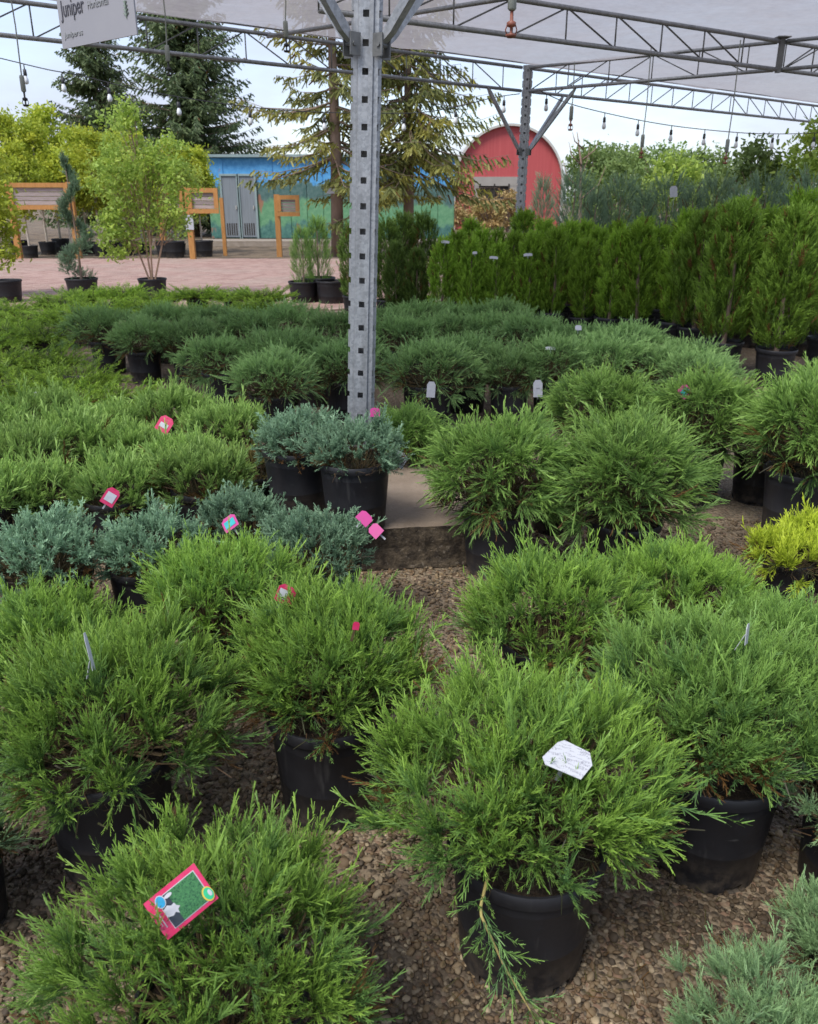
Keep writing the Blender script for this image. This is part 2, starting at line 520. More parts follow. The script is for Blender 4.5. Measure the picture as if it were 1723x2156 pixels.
class MB:
    """collects vertices and faces for one mesh"""
    def __init__(self):
        self.v, self.f = [], []

    def add(self, vs_, fs):
        k = len(self.v)
        self.v += [tuple(x) for x in vs_]
        self.f += [tuple(i + k for i in f) for f in fs]
        return self

    def box(self, c, s, rot=None):
        x, y, z = s[0] / 2, s[1] / 2, s[2] / 2
        p = [Vector((a * x, b * y, d * z)) for a in (-1, 1) for b in (-1, 1) for d in (-1, 1)]
        if rot is not None:
            p = [rot @ q for q in p]
        c = Vector(c)
        return self.add([q + c for q in p], [(0, 1, 3, 2), (4, 6, 7, 5), (0, 4, 5, 1), (2, 3, 7, 6), (0, 2, 6, 4), (1, 5, 7, 3)])

    def tube(self, pts, r, n=8, cap=True):
        pts = [Vector(p) for p in pts]
        rs = r if isinstance(r, (list, tuple)) else [r] * len(pts)
        rings = []
        prev = None
        for i, p in enumerate(pts):
            d = (pts[min(i + 1, len(pts) - 1)] - pts[max(i - 1, 0)]).normalized()
            if prev is None:
                a = d.cross(Vector((0, 0, 1)) if abs(d.z) < .9 else Vector((1, 0, 0))).normalized()
            else:
                a = (prev - d * prev.dot(d)).normalized()
            prev = a
            b = d.cross(a)
            rings.append([p + (a * math.cos(t) + b * math.sin(t)) * rs[i] for t in [2 * math.pi * k / n for k in range(n)]])
        vs_ = [q for ring in rings for q in ring]
        fs = []
        for i in range(len(pts) - 1):
            for k in range(n):
                fs.append((i * n + k, i * n + (k + 1) % n, (i + 1) * n + (k + 1) % n, (i + 1) * n + k))
        if cap:
            fs.append(tuple(reversed(range(n))))
            fs.append(tuple((len(pts) - 1) * n + k for k in range(n)))
        return self.add(vs_, fs)

    def lathe(self, prof, n=32, close=False):
        vs_ = [(r * math.cos(2 * math.pi * k / n), r * math.sin(2 * math.pi * k / n), z) for r, z in prof for k in range(n)]
        fs = []
        for i in range(len(prof) - 1):
            for k in range(n):
                fs.append((i * n + k, i * n + (k + 1) % n, (i + 1) * n + (k + 1) % n, (i + 1) * n + k))
        return self.add(vs_, fs)

    def mesh(self, name, mat, smooth=False):
        me = bpy.data.meshes.new(name)
        me.from_pydata(self.v, [], self.f)
        me.materials.append(M[mat] if isinstance(mat, str) else mat)
        if smooth:
            me.polygons.foreach_set('use_smooth', [True] * len(me.polygons))
        me.update()
        return me

    def build(self, name, mat, parent=None, smooth=False, loc=None):
        return ob(name, self.mesh(name, mat, smooth), parent, loc)


def smooth_sharp(me, angle=35):
    me.polygons.foreach_set('use_smooth', [True] * len(me.polygons))
    try:
        me.set_sharp_from_angle(angle=R(angle))
    except Exception:
        pass


# ------------------------------------------------------------------ foliage engine (numpy)
def unit(a):
    return a / np.maximum(np.linalg.norm(a, axis=-1, keepdims=True), 1e-9)


def strip_mesh(name, P0, P1, S, w0, w1, t0, t1, tone, mat):
    n = len(P0)
    V = np.empty((n, 4, 3), np.float32)
    V[:, 0] = P0 - S * (w0 / 2)[:, None]
    V[:, 1] = P0 + S * (w0 / 2)[:, None]
    V[:, 2] = P1 + S * (w1 / 2)[:, None]
    V[:, 3] = P1 - S * (w1 / 2)[:, None]
    me = bpy.data.meshes.new(name)
    me.vertices.add(4 * n)
    me.vertices.foreach_set('co', V.ravel())
    me.loops.add(4 * n)
    me.loops.foreach_set('vertex_index', np.arange(4 * n, dtype=np.int32))
    me.polygons.add(n)
    me.polygons.foreach_set('loop_start', np.arange(0, 4 * n, 4, dtype=np.int32))
    tip = np.stack([t0, t0, t1, t1], 1).astype(np.float32).ravel()
    me.attributes.new('tip', 'FLOAT', 'POINT').data.foreach_set('value', tip)
    me.attributes.new('tone', 'FLOAT', 'POINT').data.foreach_set('value', np.repeat(tone, 4).astype(np.float32))
    me.materials.append(M[mat])
    me.update(calc_edges=True)
    me.validate()
    return me


def spray_template(rng, nb, ns, flat=0.4, ang=(32, 50), L2=0.42, w=0.022):
    """one feathery spray, unit length along +Z: axis, branchlets, leafy side twigs"""
    P0, P1, W0, W1 = [], [], [], []
    k = 3
    ax = [np.array([0, 0, 0.0])]
    for i in range(k):
        ax.append(np.array([rng.normal(0, .02), rng.normal(0, .02), (i + 1) / k]))
    for i in range(k):
        P0.append(ax[i]); P1.append(ax[i + 1]); W0.append(w * .8); W1.append(w * .6)
    for i in range(nb):
        s = .06 + .9 * (i + rng.uniform(-.3, .3)) / nb
        az = (i % 2) * math.pi + rng.normal(0, flat * 1.4)
        a = R(rng.uniform(*ang))
        ln = L2 * (1.05 - s) ** .55 * rng.uniform(.7, 1.15) + .05
        lat = np.array([math.cos(az), math.sin(az), 0])
        d = lat * math.sin(a) + np.array([0, 0, math.cos(a)])
        f = s * k
        j = min(int(f), k - 1)
        b = ax[j] + (ax[j + 1] - ax[j]) * (f - j)
        P0.append(b); P1.append(b + d * ln); W0.append(w); W1.append(w * .45)
        side = np.cross(d, [0, 0, 1.0]); side /= np.linalg.norm(side) + 1e-9
        nrm = np.cross(side, d)
        for q in range(ns):
            u = .2 + .72 * (q + rng.uniform(-.2, .2)) / max(ns, 1)
            phi = rng.uniform(0, 2 * math.pi)
            lt = nrm * math.cos(phi) + side * math.sin(phi)
            b2 = b + d * ln * u
            d2 = d * .8 + lt * .62
            ln2 = ln * rng.uniform(.28, .46) * (1.15 - .5 * u)
            P0.append(b2); P1.append(b2 + d2 * ln2); W0.append(w * 1.1); W1.append(w * .5)
    P0, P1 = np.array(P0), np.array(P1)
    cx, cyy = rng.normal(0, .14, 2)              # every spray is a little bowed
    for q in (P0, P1):
        q[:, 0] += cx * q[:, 2] ** 2
        q[:, 1] += cyy * q[:, 2] ** 2
    d = unit(P1 - P0)
    S = unit(np.cross(d, rng.normal(size=d.shape)))
    return dict(P0=P0, P1=P1, S=S, W0=np.array(W0), W1=np.array(W1), T0=np.clip(P0[:, 2], 0, 1), T1=np.clip(P1[:, 2] + .1, 0, 1))


def templates(seed, n, *a, **k):
    rng = np.random.default_rng(seed)
    return [spray_template(rng, *a, **k) for _ in range(n)]


T_HI = templates(1, 10, 12, 1, 0.9, (12, 30), 0.27, 0.023)
T_MID = templates(2, 7, 12, 0, 0.9, (14, 34), 0.32, 0.044)
T_LOW = templates(3, 5, 9, 1, 0.45, (22, 40), 0.36, 0.042)
T_BLUE = templates(4, 6, 12, 2, 0.9, (25, 50), 0.30, 0.046)
T_FLAT = templates(5, 5, 11, 2, 0.22, (35, 55), 0.42, 0.040)
T_GRASS = templates(6, 8, 14, 0, 0.9, (8, 25), 0.30, 0.023)
T_FAN = templates(7, 6, 12, 1, 0.22, (20, 44), 0.44, 0.048)


def place_sprays(name, B, D, L, tone, tmpls, rng, mat, bend=0.15, plane_up=None):
    """copies of the spray templates at bases B along directions D with lengths L"""
    Z = unit(D)
    ref = rng.normal(size=Z.shape) if plane_up is None else np.tile(np.array(plane_up, float), (len(Z), 1)) + rng.normal(0, .25, Z.shape)
    Y = unit(np.cross(Z, ref)) if plane_up is None else None
    if plane_up is None:
        X = np.cross(Y, Z)
    else:                                 # branchlets spread in the plane at right angles to plane_up
        X = unit(np.cross(ref, Z)); Y = np.cross(Z, X)
    idx = rng.integers(0, len(tmpls), len(B))
    out = {k: [] for k in ('P0', 'P1', 'S', 'w0', 'w1', 't0', 't1', 'tone')}
    for ti, T in enumerate(tmpls):
        s = np.where(idx == ti)[0]
        if not len(s):
            continue
        Fm = np.stack([X[s], Y[s], Z[s]], 2)                 # K,3,3
        m = len(T['P0'])
        for key in ('P0', 'P1'):
            q = np.einsum('kij,mj->kmi', Fm, T[key]) * L[s][:, None, None]
            q[:, :, 2] += bend * L[s][:, None] * (T[key][:, 2] ** 2)[None]
            out[key].append((q + B[s][:, None, :]).reshape(-1, 3))
        out['S'].append(np.einsum('kij,mj->kmi', Fm, T['S']).reshape(-1, 3))
        out['w0'].append((L[s][:, None] * T['W0'][None]).ravel())
        out['w1'].append((L[s][:, None] * T['W1'][None]).ravel())
        out['t0'].append(np.tile(T['T0'], len(s)))
        out['t1'].append(np.tile(T['T1'], len(s)))
        out['tone'].append(np.repeat(tone[s], m))
    c = {k: np.concatenate(v) for k, v in out.items()}
    return strip_mesh(name, c['P0'], c['P1'], c['S'], c['w0'], c['w1'], c['t0'], c['t1'], c['tone'], mat)


def juniper_meshes(seed, mat, Rr=0.32, H=0.32, z0=0.27, nbr=80, nsp=11, L=0.10, tm=T_HI, smin=-0.12, start=0.32,
                   side=0.75, up=0.3, bend=0.15, power=0.75, rough=0.10, outl=0.12, plane_up=None, layer=0, inner=1500, lump=.26, nclump=22):
    rng = np.random.default_rng(seed)
    ph = rng.uniform(0, 6.28, 3)
    order = rng.permutation(nbr)
    ca_ = np.arange(nclump) * 2.39996 + rng.normal(0, .3, nclump)
    cr_ = np.sqrt((np.arange(nclump) + .5) / nclump) * rng.uniform(.85, 1.1, nclump)
    clumps = np.stack([cr_ * np.cos(ca_), cr_ * np.sin(ca_), np.clip(1 - cr_ ** 2.4, 0, 1) ** .6], 1)
    Bs, Ds, Ls, To = [], [], [], []
    stems = MB()
    for i in range(nbr):
        s = smin + (1 - smin) * ((order[i] + rng.uniform(.1, .9)) / nbr) ** .85
        if layer:
            s = smin + (1 - smin) * (math.floor((s - smin) / (1 - smin) * layer) + rng.uniform(.3, .7)) / layer
        th = math.asin(min(.999, s))
        az = i * 2.39996 + rng.normal(0, .15)
        env = (1 + .11 * math.sin(2 * az + ph[0]) + .08 * math.sin(3 * az + ph[1]) + .05 * math.sin(5 * az + ph[2])) * rng.normal(1, rough)
        if i % 5 == 0:                       # inner branches fill the crown behind its outer surface
            env *= rng.uniform(.55, .9)
        elif rng.uniform() < outl:
            env *= rng.uniform(1.08, 1.25)
        rad = max(math.cos(th), .02) ** power
        if not layer and i % 3:              # spread evenly over the top of the dome, the rest make the skirt
            rad = math.sqrt(rng.uniform(0, 1))
            s = (1 - rad ** 2.4) ** .6 * rng.uniform(.9, 1.05)
            th = math.asin(min(.999, s))
        elif not layer:
            s = smin + (.30 - smin) * rng.uniform(0, 1)
            th = math.asin(s)
            rad = rng.uniform(.5, 1.0)
            env *= .97
        if lump and not layer:               # shoots gather in clumps with darker hollows between them
            w = np.array([rad * math.cos(az), rad * math.sin(az), max(s, 0)])
            dd = np.sqrt(((clumps - w) ** 2).sum(1).min())
            env *= 1.10 - lump * min(1.0, (dd / .34) ** 2)
        E = np.array([Rr * env * rad * math.cos(az), Rr * env * rad * math.sin(az), z0 + H * env * math.sin(th)])
        B = np.array([.035 * math.cos(az), .035 * math.sin(az), z0 - .04])
        C = B + (E - B) * np.array([.55, .55, .40])
        C[2] += .05 * (1 - abs(s))
        ts = np.linspace(start, .97, nsp) + rng.uniform(-.02, .02, nsp)
        P = ((1 - ts) ** 2)[:, None] * B + (2 * ts * (1 - ts))[:, None] * C + (ts ** 2)[:, None] * E
        Tn = unit((2 * (1 - ts))[:, None] * (C - B) + (2 * ts)[:, None] * (E - C))
        ph2 = rng.uniform(0, 6.28) + np.arange(nsp) * 2.4
        a1 = unit(np.cross(Tn, np.array([0, 0, 1.0]) + rng.normal(0, .01, 3)))
        a2 = np.cross(a1, Tn)
        if plane_up is not None:
            lat = a1 * np.where(np.arange(nsp) % 2 == 0, 1, -1)[:, None] + a2 * rng.normal(0, .15, nsp)[:, None]
        else:
            lat = a1 * np.cos(ph2)[:, None] + a2 * np.sin(ph2)[:, None]
        rd = unit(P - np.array([0, 0, z0 - .18]))
        D = Tn * .45 + rd * .65 + lat * side * rng.uniform(.4, 1.2, nsp)[:, None] + np.array([0, 0, up])
        D[-1] = Tn[-1] + np.array([0, 0, up * .6])
        Ln = L * (1.12 - .45 * ts) * rng.uniform(.75, 1.25, nsp)
        Ln[-1] = L * rng.uniform(.75, 1.25)
        tone_b = rng.uniform(0, .6) if (layer or i % 3) else rng.uniform(.65, .95)     # the low skirt keeps older blue-green growth
        Bs.append(P); Ds.append(D); Ls.append(Ln)
        To.append(np.clip(tone_b + rng.uniform(-.12, .25, nsp), 0, 1))
        tt = np.linspace(0, .72, 5)
        pp = ((1 - tt) ** 2)[:, None] * B + (2 * tt * (1 - tt))[:, None] * C + (tt ** 2)[:, None] * E
        stems.tube([tuple(q) for q in pp], [.0042, .0034, .0026, .0018, .0010], 4, cap=False)
    me = place_sprays('foliage', np.concatenate(Bs), np.concatenate(Ds), np.concatenate(Ls), np.concatenate(To), tm, rng, mat, bend, plane_up)
    # dead needles and fine twigs, coloured dark to deepen shade inside the bush
    q = inner
    d = unit(rng.normal(size=(q, 3))) * (rng.uniform(.05, 1, q) ** .5)[:, None]
    azq = np.arctan2(d[:, 1], d[:, 0])
    lobe = 1 + .11 * np.sin(2 * azq + ph[0]) + .08 * np.sin(3 * azq + ph[1])
    C_ = d * np.array([Rr * .82, Rr * .82, H * .66]) * lobe[:, None]
    C_[:, 2] = np.where(C_[:, 2] < 0, C_[:, 2] * abs(smin), C_[:, 2]) + z0
    Dn = unit(C_ - np.array([0, 0, z0 - .1]) + rng.normal(0, .08, (q, 3)))
    ln = L * rng.uniform(.4, .9, q)
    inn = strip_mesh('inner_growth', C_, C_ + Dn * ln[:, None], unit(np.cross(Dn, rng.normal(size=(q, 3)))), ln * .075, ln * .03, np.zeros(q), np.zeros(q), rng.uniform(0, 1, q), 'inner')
    return me, stems.mesh('stem', 'twig'), inn


def tuft_meshes(seed, mat, Rr=.30, H=.20, z0=.28, ntuft=80, per=30, L=.085, tm=T_HI, spread=.42, up=.35, smin=-.1, bend=.12, skirt=.25, inner=1300, longs=.08, root=.74, lop=.13):
    """a mounded juniper: many small fans of shoots that meet in a lumpy, lopsided dome"""
    rng = np.random.default_rng(seed)
    ph = rng.uniform(0, 6.28, 4)
    B, D, Ls, To = [], [], [], []
    stems = MB()
    ns = int(ntuft * skirt)
    top = np.array([0, 0, z0])
    for k in range(ntuft):
        az = k * 2.39996 + rng.normal(0, .2)
        if k < ntuft - ns:
            rad = math.sqrt((k + rng.uniform(.1, .9)) / (ntuft - ns)) * .96
            h = max(0.0, 1 - rad ** 2.6) ** .6
            tone_t = rng.uniform(0, .6)
        else:
            rad = rng.uniform(.62, .98)
            h = smin + (.3 - smin) * rng.uniform(0, 1)
            tone_t = rng.uniform(.6, .95)
        env = 1 + lop * math.sin(az + ph[0]) + .08 * math.sin(2 * az + ph[1]) + .07 * math.sin(3 * az + ph[2]) + rng.normal(0, .10)
        P = np.array([Rr * rad * env * math.cos(az), Rr * rad * env * math.sin(az), H * h * (1 + .8 * (env - 1))])
        nrm = np.array([P[0] / Rr ** 2, P[1] / Rr ** 2, P[2] / H ** 2 * .8]); nrm /= np.linalg.norm(nrm) + 1e-9
        nrm = nrm + np.array([0, 0, up]); nrm /= np.linalg.norm(nrm)
        rt = P * root + top
        m = max(6, int(per * rng.uniform(.7, 1.3)))
        sz = L * rng.uniform(.8, 1.2)
        d = unit(nrm + rng.normal(0, spread, (m, 3)))
        B.append(rt + d * (sz * rng.uniform(-.1, .45, m))[:, None])
        D.append(d)
        ln = sz * rng.uniform(.65, 1.15, m)
        ln[rng.uniform(0, 1, m) < longs] *= 1.7
        Ls.append(ln)
        To.append(np.clip(tone_t + rng.uniform(-.15, .25, m), 0, 1))
        b0 = np.array([.04 * math.cos(az), .04 * math.sin(az), z0 - .04])
        mid = b0 + (rt - b0) * np.array([.6, .6, .4])
        stems.tube([tuple(b0), tuple(mid), tuple(rt)], [.0042, .003, .0016], 4, cap=False)
    me = place_sprays('foliage', np.concatenate(B), np.concatenate(D), np.concatenate(Ls), np.concatenate(To), tm, rng, mat, bend)
    q = inner  # dead inner growth, dark-coloured so the crown's hollows look shaded
    d = unit(rng.normal(size=(q, 3))) * (rng.uniform(.05, 1, q) ** .45)[:, None]
    azq = np.arctan2(d[:, 1], d[:, 0])
    lobe = 1 + lop * np.sin(azq + ph[0]) + .08 * np.sin(2 * azq + ph[1])
    C_ = d * np.array([Rr * .80, Rr * .80, H * .72]) * lobe[:, None]
    C_[:, 2] = np.where(C_[:, 2] < 0, C_[:, 2] * abs(smin), C_[:, 2]) + z0
    Dn = unit(C_ - np.array([0, 0, z0 - .1]) + rng.normal(0, .12, (q, 3)))
    ln = L * rng.uniform(.4, .9, q)
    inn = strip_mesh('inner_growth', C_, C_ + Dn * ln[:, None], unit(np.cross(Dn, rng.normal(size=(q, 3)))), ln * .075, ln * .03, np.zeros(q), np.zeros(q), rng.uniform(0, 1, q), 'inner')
    return me, stems.mesh('stem', 'twig'), inn


# pots: blow-moulded nursery cans with a rolled rim and drainage notches at the foot
def pot_meshes(rt=0.145, rb=0.122, h=0.28, n=36, mat='pot', tag=''):
    b = MB()
    prof = [(rb - .012, .004), (rb, 0), (rb + .001, .022), (rb + .002, .03), (rb + (rt - rb) * .30, h * .36), (rb + (rt - rb) * .31 + .0006, h * .365), (rb + (rt - rb) * .33 + .0006, h * .385), (rb + (rt - rb) * .34, h * .39), (rb + (rt - rb) * .74, h * .78), (rb + (rt - rb) * .75 + .0003, h * .785), (rb + (rt - rb) * .77 + .0003, h * .80), (rb + (rt - rb) * .78, h * .805), (rt - .003, h - .028), (rt - .0005, h - .026)]
    b.lathe(prof, n)
    # drainage notches at the foot: leave out a few cells of the lowest ring
    foot = set()
    for q in range(5):
        k = int(q * n / 5 + 2)
        foot |= {k % n, (k + 1) % n}
    keep = []
    for i, f in enumerate(b.f):
        ring, k = divmod(i, n)
        if ring == 1 and k in foot:
            continue
        keep.append(f)
    b.f = keep
    inner = [(rt - .004, h - .02), (rb + .0, .03), (rb - .004, .012), (.001, .012)]
    k0 = len(b.v)
    b.lathe(inner, n)
    body = b.mesh('pot', mat)
    smooth_sharp(body, 40)
    r = MB()
    r.lathe([(rt - .001, h - .030), (rt + .006, h - .028), (rt + .0075, h - .020), (rt + .0075, h - .006), (rt + .004, h), (rt - .001, h), (rt - .004, h - .004), (rt - .005, h - .034)], n)
    rim = r.mesh('rim', mat)
    smooth_sharp(rim, 40)
    rng = np.random.default_rng(int(rt * 1e4))
    s = MB()
    pr = [(rt - .006, h - .035)] + [((rt - .006) * q, h - .035 + rng.uniform(-.004, .006)) for q in (.8, .6, .4, .2)] + [(.001, h - .03)]
    s.lathe(pr, 20)
    soil = s.mesh('soil', 'soil', True)
    return body, rim, soil


POT = {
    'std': pot_meshes(mat='pot'),
    'grey': pot_meshes(mat='pot_grey'),
    'small': pot_meshes(.115, .095, .22, 28),
    'tall': pot_meshes(.15, .125, .30, 36),
    'big': pot_meshes(.24, .20, .36, 32),
}


def add_pot(root, kind='std', scale=1.0):
    body, rim, soil = POT[kind]
    p = ob('pot', body, root)
    ob('rim', rim, p)
    ob('soil', soil, root)
    if scale != 1.0:
        p.scale = (scale,) * 3
    return p


def potted(name, label, cat, loc, meshes, rz=0.0, group=None, pot='std', scale=1.0, tilt=None, lift=0.0):
    root = thing(name, label, cat, loc, rz, group, scale)
    if tilt:
        root.rotation_euler = (tilt[0], tilt[1], rz)
    if pot:
        add_pot(root, pot)
    f = ob('foliage', meshes[0], root)
    if meshes[1] is not None:
        s = ob('stem', meshes[1], root)
        if lift:
            s.location.z = lift
    if len(meshes) > 2:
        ob('inner_growth', meshes[2], root)
    return root


ORD = ['first', 'second', 'third', 'fourth', 'fifth', 'sixth', 'seventh', 'eighth', 'ninth', 'tenth', 'eleventh', 'twelfth', 'thirteenth',
       'fourteenth', 'fifteenth', 'sixteenth', 'seventeenth', 'eighteenth', 'nineteenth', 'twentieth', 'twenty-first', 'twenty-second', 'twenty-third', 'twenty-fourth']
rnd = random.Random(11)

# ------------------------------------------------------------------ ground, plaza, pebbles
g = MB().add([(-400, -60, 0), (400, -60, 0), (400, 700, 0), (-400, 700, 0)], [(0, 1, 2, 3)]).build('ground', 'ground')
g['kind'] = 'structure'

PL = dict(x0=-13.0, x1=0.75, y0=11.9, y1=22.9)
pz = MB().add([(PL['x0'], PL['y0'], .004), (PL['x1'], PL['y0'], .004), (PL['x1'], PL['y1'], .004), (PL['x0'], PL['y1'], .004)], [(0, 1, 2, 3)]).build('brick_plaza', 'sand')
pz['kind'] = 'structure'
bl, bw, bh, a = .198, .098, .03, R(33)
ca, sa = math.cos(a), math.sin(a)


def brick_verts(cx, cyy, dz=0.0, c=1.0, s=0.0):
    out = []
    for (hx, hy, z) in ((bl / 2, bw / 2, 0), (bl / 2, bw / 2, bh - .003), (bl / 2 - .004, bw / 2 - .004, bh)):
        for sx, sy in ((-1, -1), (1, -1), (1, 1), (-1, 1)):
            x, y = hx * sx, hy * sy
            out.append((cx + c * x - s * y, cyy + s * x + c * y, .005 + z + dz))
    return out


BF = [(0, 1, 5, 4), (1, 2, 6, 5), (2, 3, 7, 6), (3, 0, 4, 7), (4, 5, 9, 8), (5, 6, 10, 9), (6, 7, 11, 10), (7, 4, 8, 11), (8, 9, 10, 11)]
spots = []
pitch_l, pitch_w = .205, .105
mx_, my_ = (PL['x0'] + PL['x1']) / 2, (PL['y0'] + PL['y1']) / 2
for i in range(-45, 46):
    for j in range(-90, 91):
        lx, ly = (i + .5 * (j % 2)) * pitch_l, j * pitch_w
        x, y = mx_ + ca * lx - sa * ly, my_ + sa * lx + ca * ly
        if PL['x0'] + .12 < x < PL['x1'] - .12 and PL['y0'] + .12 < y < PL['y1'] - .12:
            spots.append((x, y, rnd.uniform(-.002, .002)))


def seen_brick(p):
    u = 861.5 + 1723 * p[0] / (p[1] * CP + EYE * SP)
    return 20 < u < 735 and p[1] > (13.1 if u < 260 else 14.6)


near = sorted([p for p in spots if seen_brick(p)], key=lambda p: p[1])[:300]
nearset = set(near)
bm_ = MB().add(brick_verts(0, 0), BF).mesh('brick', 'brick')
for p in near:
    o = ob('brick', bm_, pz, (p[0], p[1], p[2]))
    o.rotation_euler.z = a
fld = MB()
for p in spots:
    if p not in nearset:
        fld.add(brick_verts(p[0], p[1], p[2], ca, sa), BF)
f_ = fld.build('brick_field', 'brick', pz)
f_['kind'] = 'stuff'

# pea gravel under the near plants: real pebbles on points
rng = np.random.default_rng(5)
N = 56000
gy = .62 + 3.2 * rng.uniform(0, 1, N) ** 1.25
gxx = rng.uniform(-1, 1, N) * (.62 * gy + .45)
me = bpy.data.meshes.new('gravel')
me.vertices.add(N)
me.vertices.foreach_set('co', np.stack([gxx, gy, rng.uniform(-.002, .006, N)], 1).astype(np.float32).ravel())
sz = .0055 * np.exp(rng.normal(0, .32, N))
scl = np.stack([sz * rng.uniform(.9, 1.35, N), sz * rng.uniform(.8, 1.1, N), sz * rng.uniform(.5, .85, N)], 1)
me.attributes.new('size', 'FLOAT_VECTOR', 'POINT').data.foreach_set('vector', scl.astype(np.float32).ravel())
me.attributes.new('turn', 'FLOAT_VECTOR', 'POINT').data.foreach_set('vector', np.stack([rng.normal(0, .4, N), rng.normal(0, .4, N), rng.uniform(0, 6.28, N)], 1).astype(np.float32).ravel())
grav = ob('gravel', me)
grav['kind'] = 'stuff'
grav['label'] = 'tan and brown pea gravel between the near pots'
ng = bpy.data.node_groups.new('pebbles_on_points', 'GeometryNodeTree')
ng.interface.new_socket('Geometry', in_out='INPUT', socket_type='NodeSocketGeometry')
ng.interface.new_socket('Geometry', in_out='OUTPUT', socket_type='NodeSocketGeometry')
nn, nl = ng.nodes, ng.links
gi, go = nn.new('NodeGroupInput'), nn.new('NodeGroupOutput')
ico = nn.new('GeometryNodeMeshIcoSphere'); ico.inputs['Radius'].default_value = 1; ico.inputs['Subdivisions'].default_value = 2
sp_ = nn.new('GeometryNodeSetPosition')
nz = nn.new('ShaderNodeTexNoise'); nz.inputs['Scale'].default_value = 1.1
vm = nn.new('ShaderNodeVectorMath'); vm.operation = 'SUBTRACT'; vm.inputs[1].default_value = (.5, .5, .5)
vm2 = nn.new('ShaderNodeVectorMath'); vm2.operation = 'SCALE'; vm2.inputs['Scale'].default_value = 1.1
nl.new(nz.outputs['Color'], vm.inputs[0]); nl.new(vm.outputs[0], vm2.inputs[0]); nl.new(vm2.outputs[0], sp_.inputs['Offset'])
nl.new(ico.outputs[0], sp_.inputs['Geometry'])
ss = nn.new('GeometryNodeSetShadeSmooth'); nl.new(sp_.outputs[0], ss.inputs['Geometry'])
sm = nn.new('GeometryNodeSetMaterial'); sm.inputs['Material'].default_value = M['pebble']; nl.new(ss.outputs[0], sm.inputs['Geometry'])
ip = nn.new('GeometryNodeInstanceOnPoints')
a1 = nn.new('GeometryNodeInputNamedAttribute'); a1.data_type = 'FLOAT_VECTOR'; a1.inputs[0].default_value = 'size'
a2 = nn.new('GeometryNodeInputNamedAttribute'); a2.data_type = 'FLOAT_VECTOR'; a2.inputs[0].default_value = 'turn'
nl.new(gi.outputs[0], ip.inputs['Points']); nl.new(sm.outputs[0], ip.inputs['Instance'])
nl.new(a1.outputs['Attribute'], ip.inputs['Scale']); nl.new(a2.outputs['Attribute'], ip.inputs['Rotation'])
nl.new(ip.outputs[0], go.inputs[0])
grav.modifiers.new('pebbles', 'NODES').node_group = ng

# ------------------------------------------------------------------ concrete footing block
fb = thing('footing_block', 'weathered concrete footing block with mossy side below the perforated steel post', 'concrete block', (0, 0, 0))
hs_ = .205


def slab_mesh():
    import bmesh
    bm = bmesh.new()
    bmesh.ops.create_grid(bm, x_segments=40, y_segments=40, size=.5)
    rr = random.Random(3)
    for v_ in bm.verts:
        e = max(abs(v_.co.x), abs(v_.co.y)) * 2
        v_.co.x *= 1.06; v_.co.y *= 1.12
        v_.co.z = rr.uniform(-.0012, .0012) - (.010 * ((e - .95) / .05) ** 2 if e > .95 else 0)
        if e > .99:
            v_.co.x *= 1 + rr.uniform(-.006, .006); v_.co.y *= 1 + rr.uniform(-.006, .006)
    bound = [e for e in bm.edges if e.is_boundary]
    faces_top = list(bm.faces)
    prev = bound
    side = []
    for lev in range(6):
        r_ = bmesh.ops.extrude_edge_only(bm, edges=prev)
        vs2 = [x for x in r_['geom'] if isinstance(x, bmesh.types.BMVert)]
        es2 = [x for x in r_['geom'] if isinstance(x, bmesh.types.BMEdge)]
        side += [x for x in r_['geom'] if isinstance(x, bmesh.types.BMFace)]
        for v_ in vs2:
            v_.co.z -= (.19 / 6)
            k = 1 + .008 * math.sin(9 * v_.co.x + 5 * lev) + .006 * math.sin(13 * v_.co.y + 3 * lev) + rr.uniform(-.002, .002)
            v_.co.x *= k; v_.co.y *= k
        prev = es2
    for f2 in side:
        f2.material_index = 1
    me_ = bpy.data.meshes.new('block')
    bm.to_mesh(me_); bm.free()
    me_.materials.append(M['concrete_top']); me_.materials.append(M['slab_side'])
    return me_


sb = ob('block', slab_mesh(), fb)
fb.location = (-.115, 3.78, 0)
sb.location.z = hs_
fb.rotation_euler.z = R(8)

# ------------------------------------------------------------------ steel canopy: posts, trusses, cloth
ZB, ZT = 2.83, 3.10            # truss chords
POST1 = Vector((-.245, 3.9, 0)); POST2 = Vector((gx(1097, 12, 1.8), 12.0, 0))


def post_mesh(h, pitch=.106):
    prof = [(-.055, .055), (-.055, -.004), (-.0655, -.012), (-.053, -.030), (-.035, -.030), (-.031, -.040), (-.013, -.040), (.013, -.040),
            (.031, -.040), (.035, -.030), (.053, -.030), (.0655, -.012), (.055, -.004), (.055, .055)]
    b = MB()
    zs = [0.0]
    z = .05
    kinds = ['p']
    while z < h - pitch:
        zs += [z + .038, z + .064, z + .072, z + pitch]
        kinds += ['plain', 'hole', 'plain2', 'edge']
        z += pitch
    zs.append(h)
    zs = sorted(set(zs))
    kinds = []
    for i in range(len(zs) - 1):
        mid = ((zs[i] + zs[i + 1]) / 2 - .05) % pitch
        kinds.append('hole' if .038 < mid < .064 else 'tab' if mid > .072 or mid < .010 else 'plain')
    n = len(prof)
    for z in zs:
        b.v += [(x, y, z) for x, y in prof]
    for i in range(len(zs) - 1):
        for k in range(n - 1):
            if k == 6 and kinds[i] == 'hole':
                continue
            if k in (1, 2, 10, 11) and kinds[i] in ('hole',):
                continue
            b.f.append((i * n + k, i * n + k + 1, (i + 1) * n + k + 1, (i + 1) * n + k))
    for i in range(len(zs) - 1):
        b.f.append((i * n + n - 1, i * n, (i + 1) * n, (i + 1) * n + n - 1))
    return b.mesh('upright', 'steel')


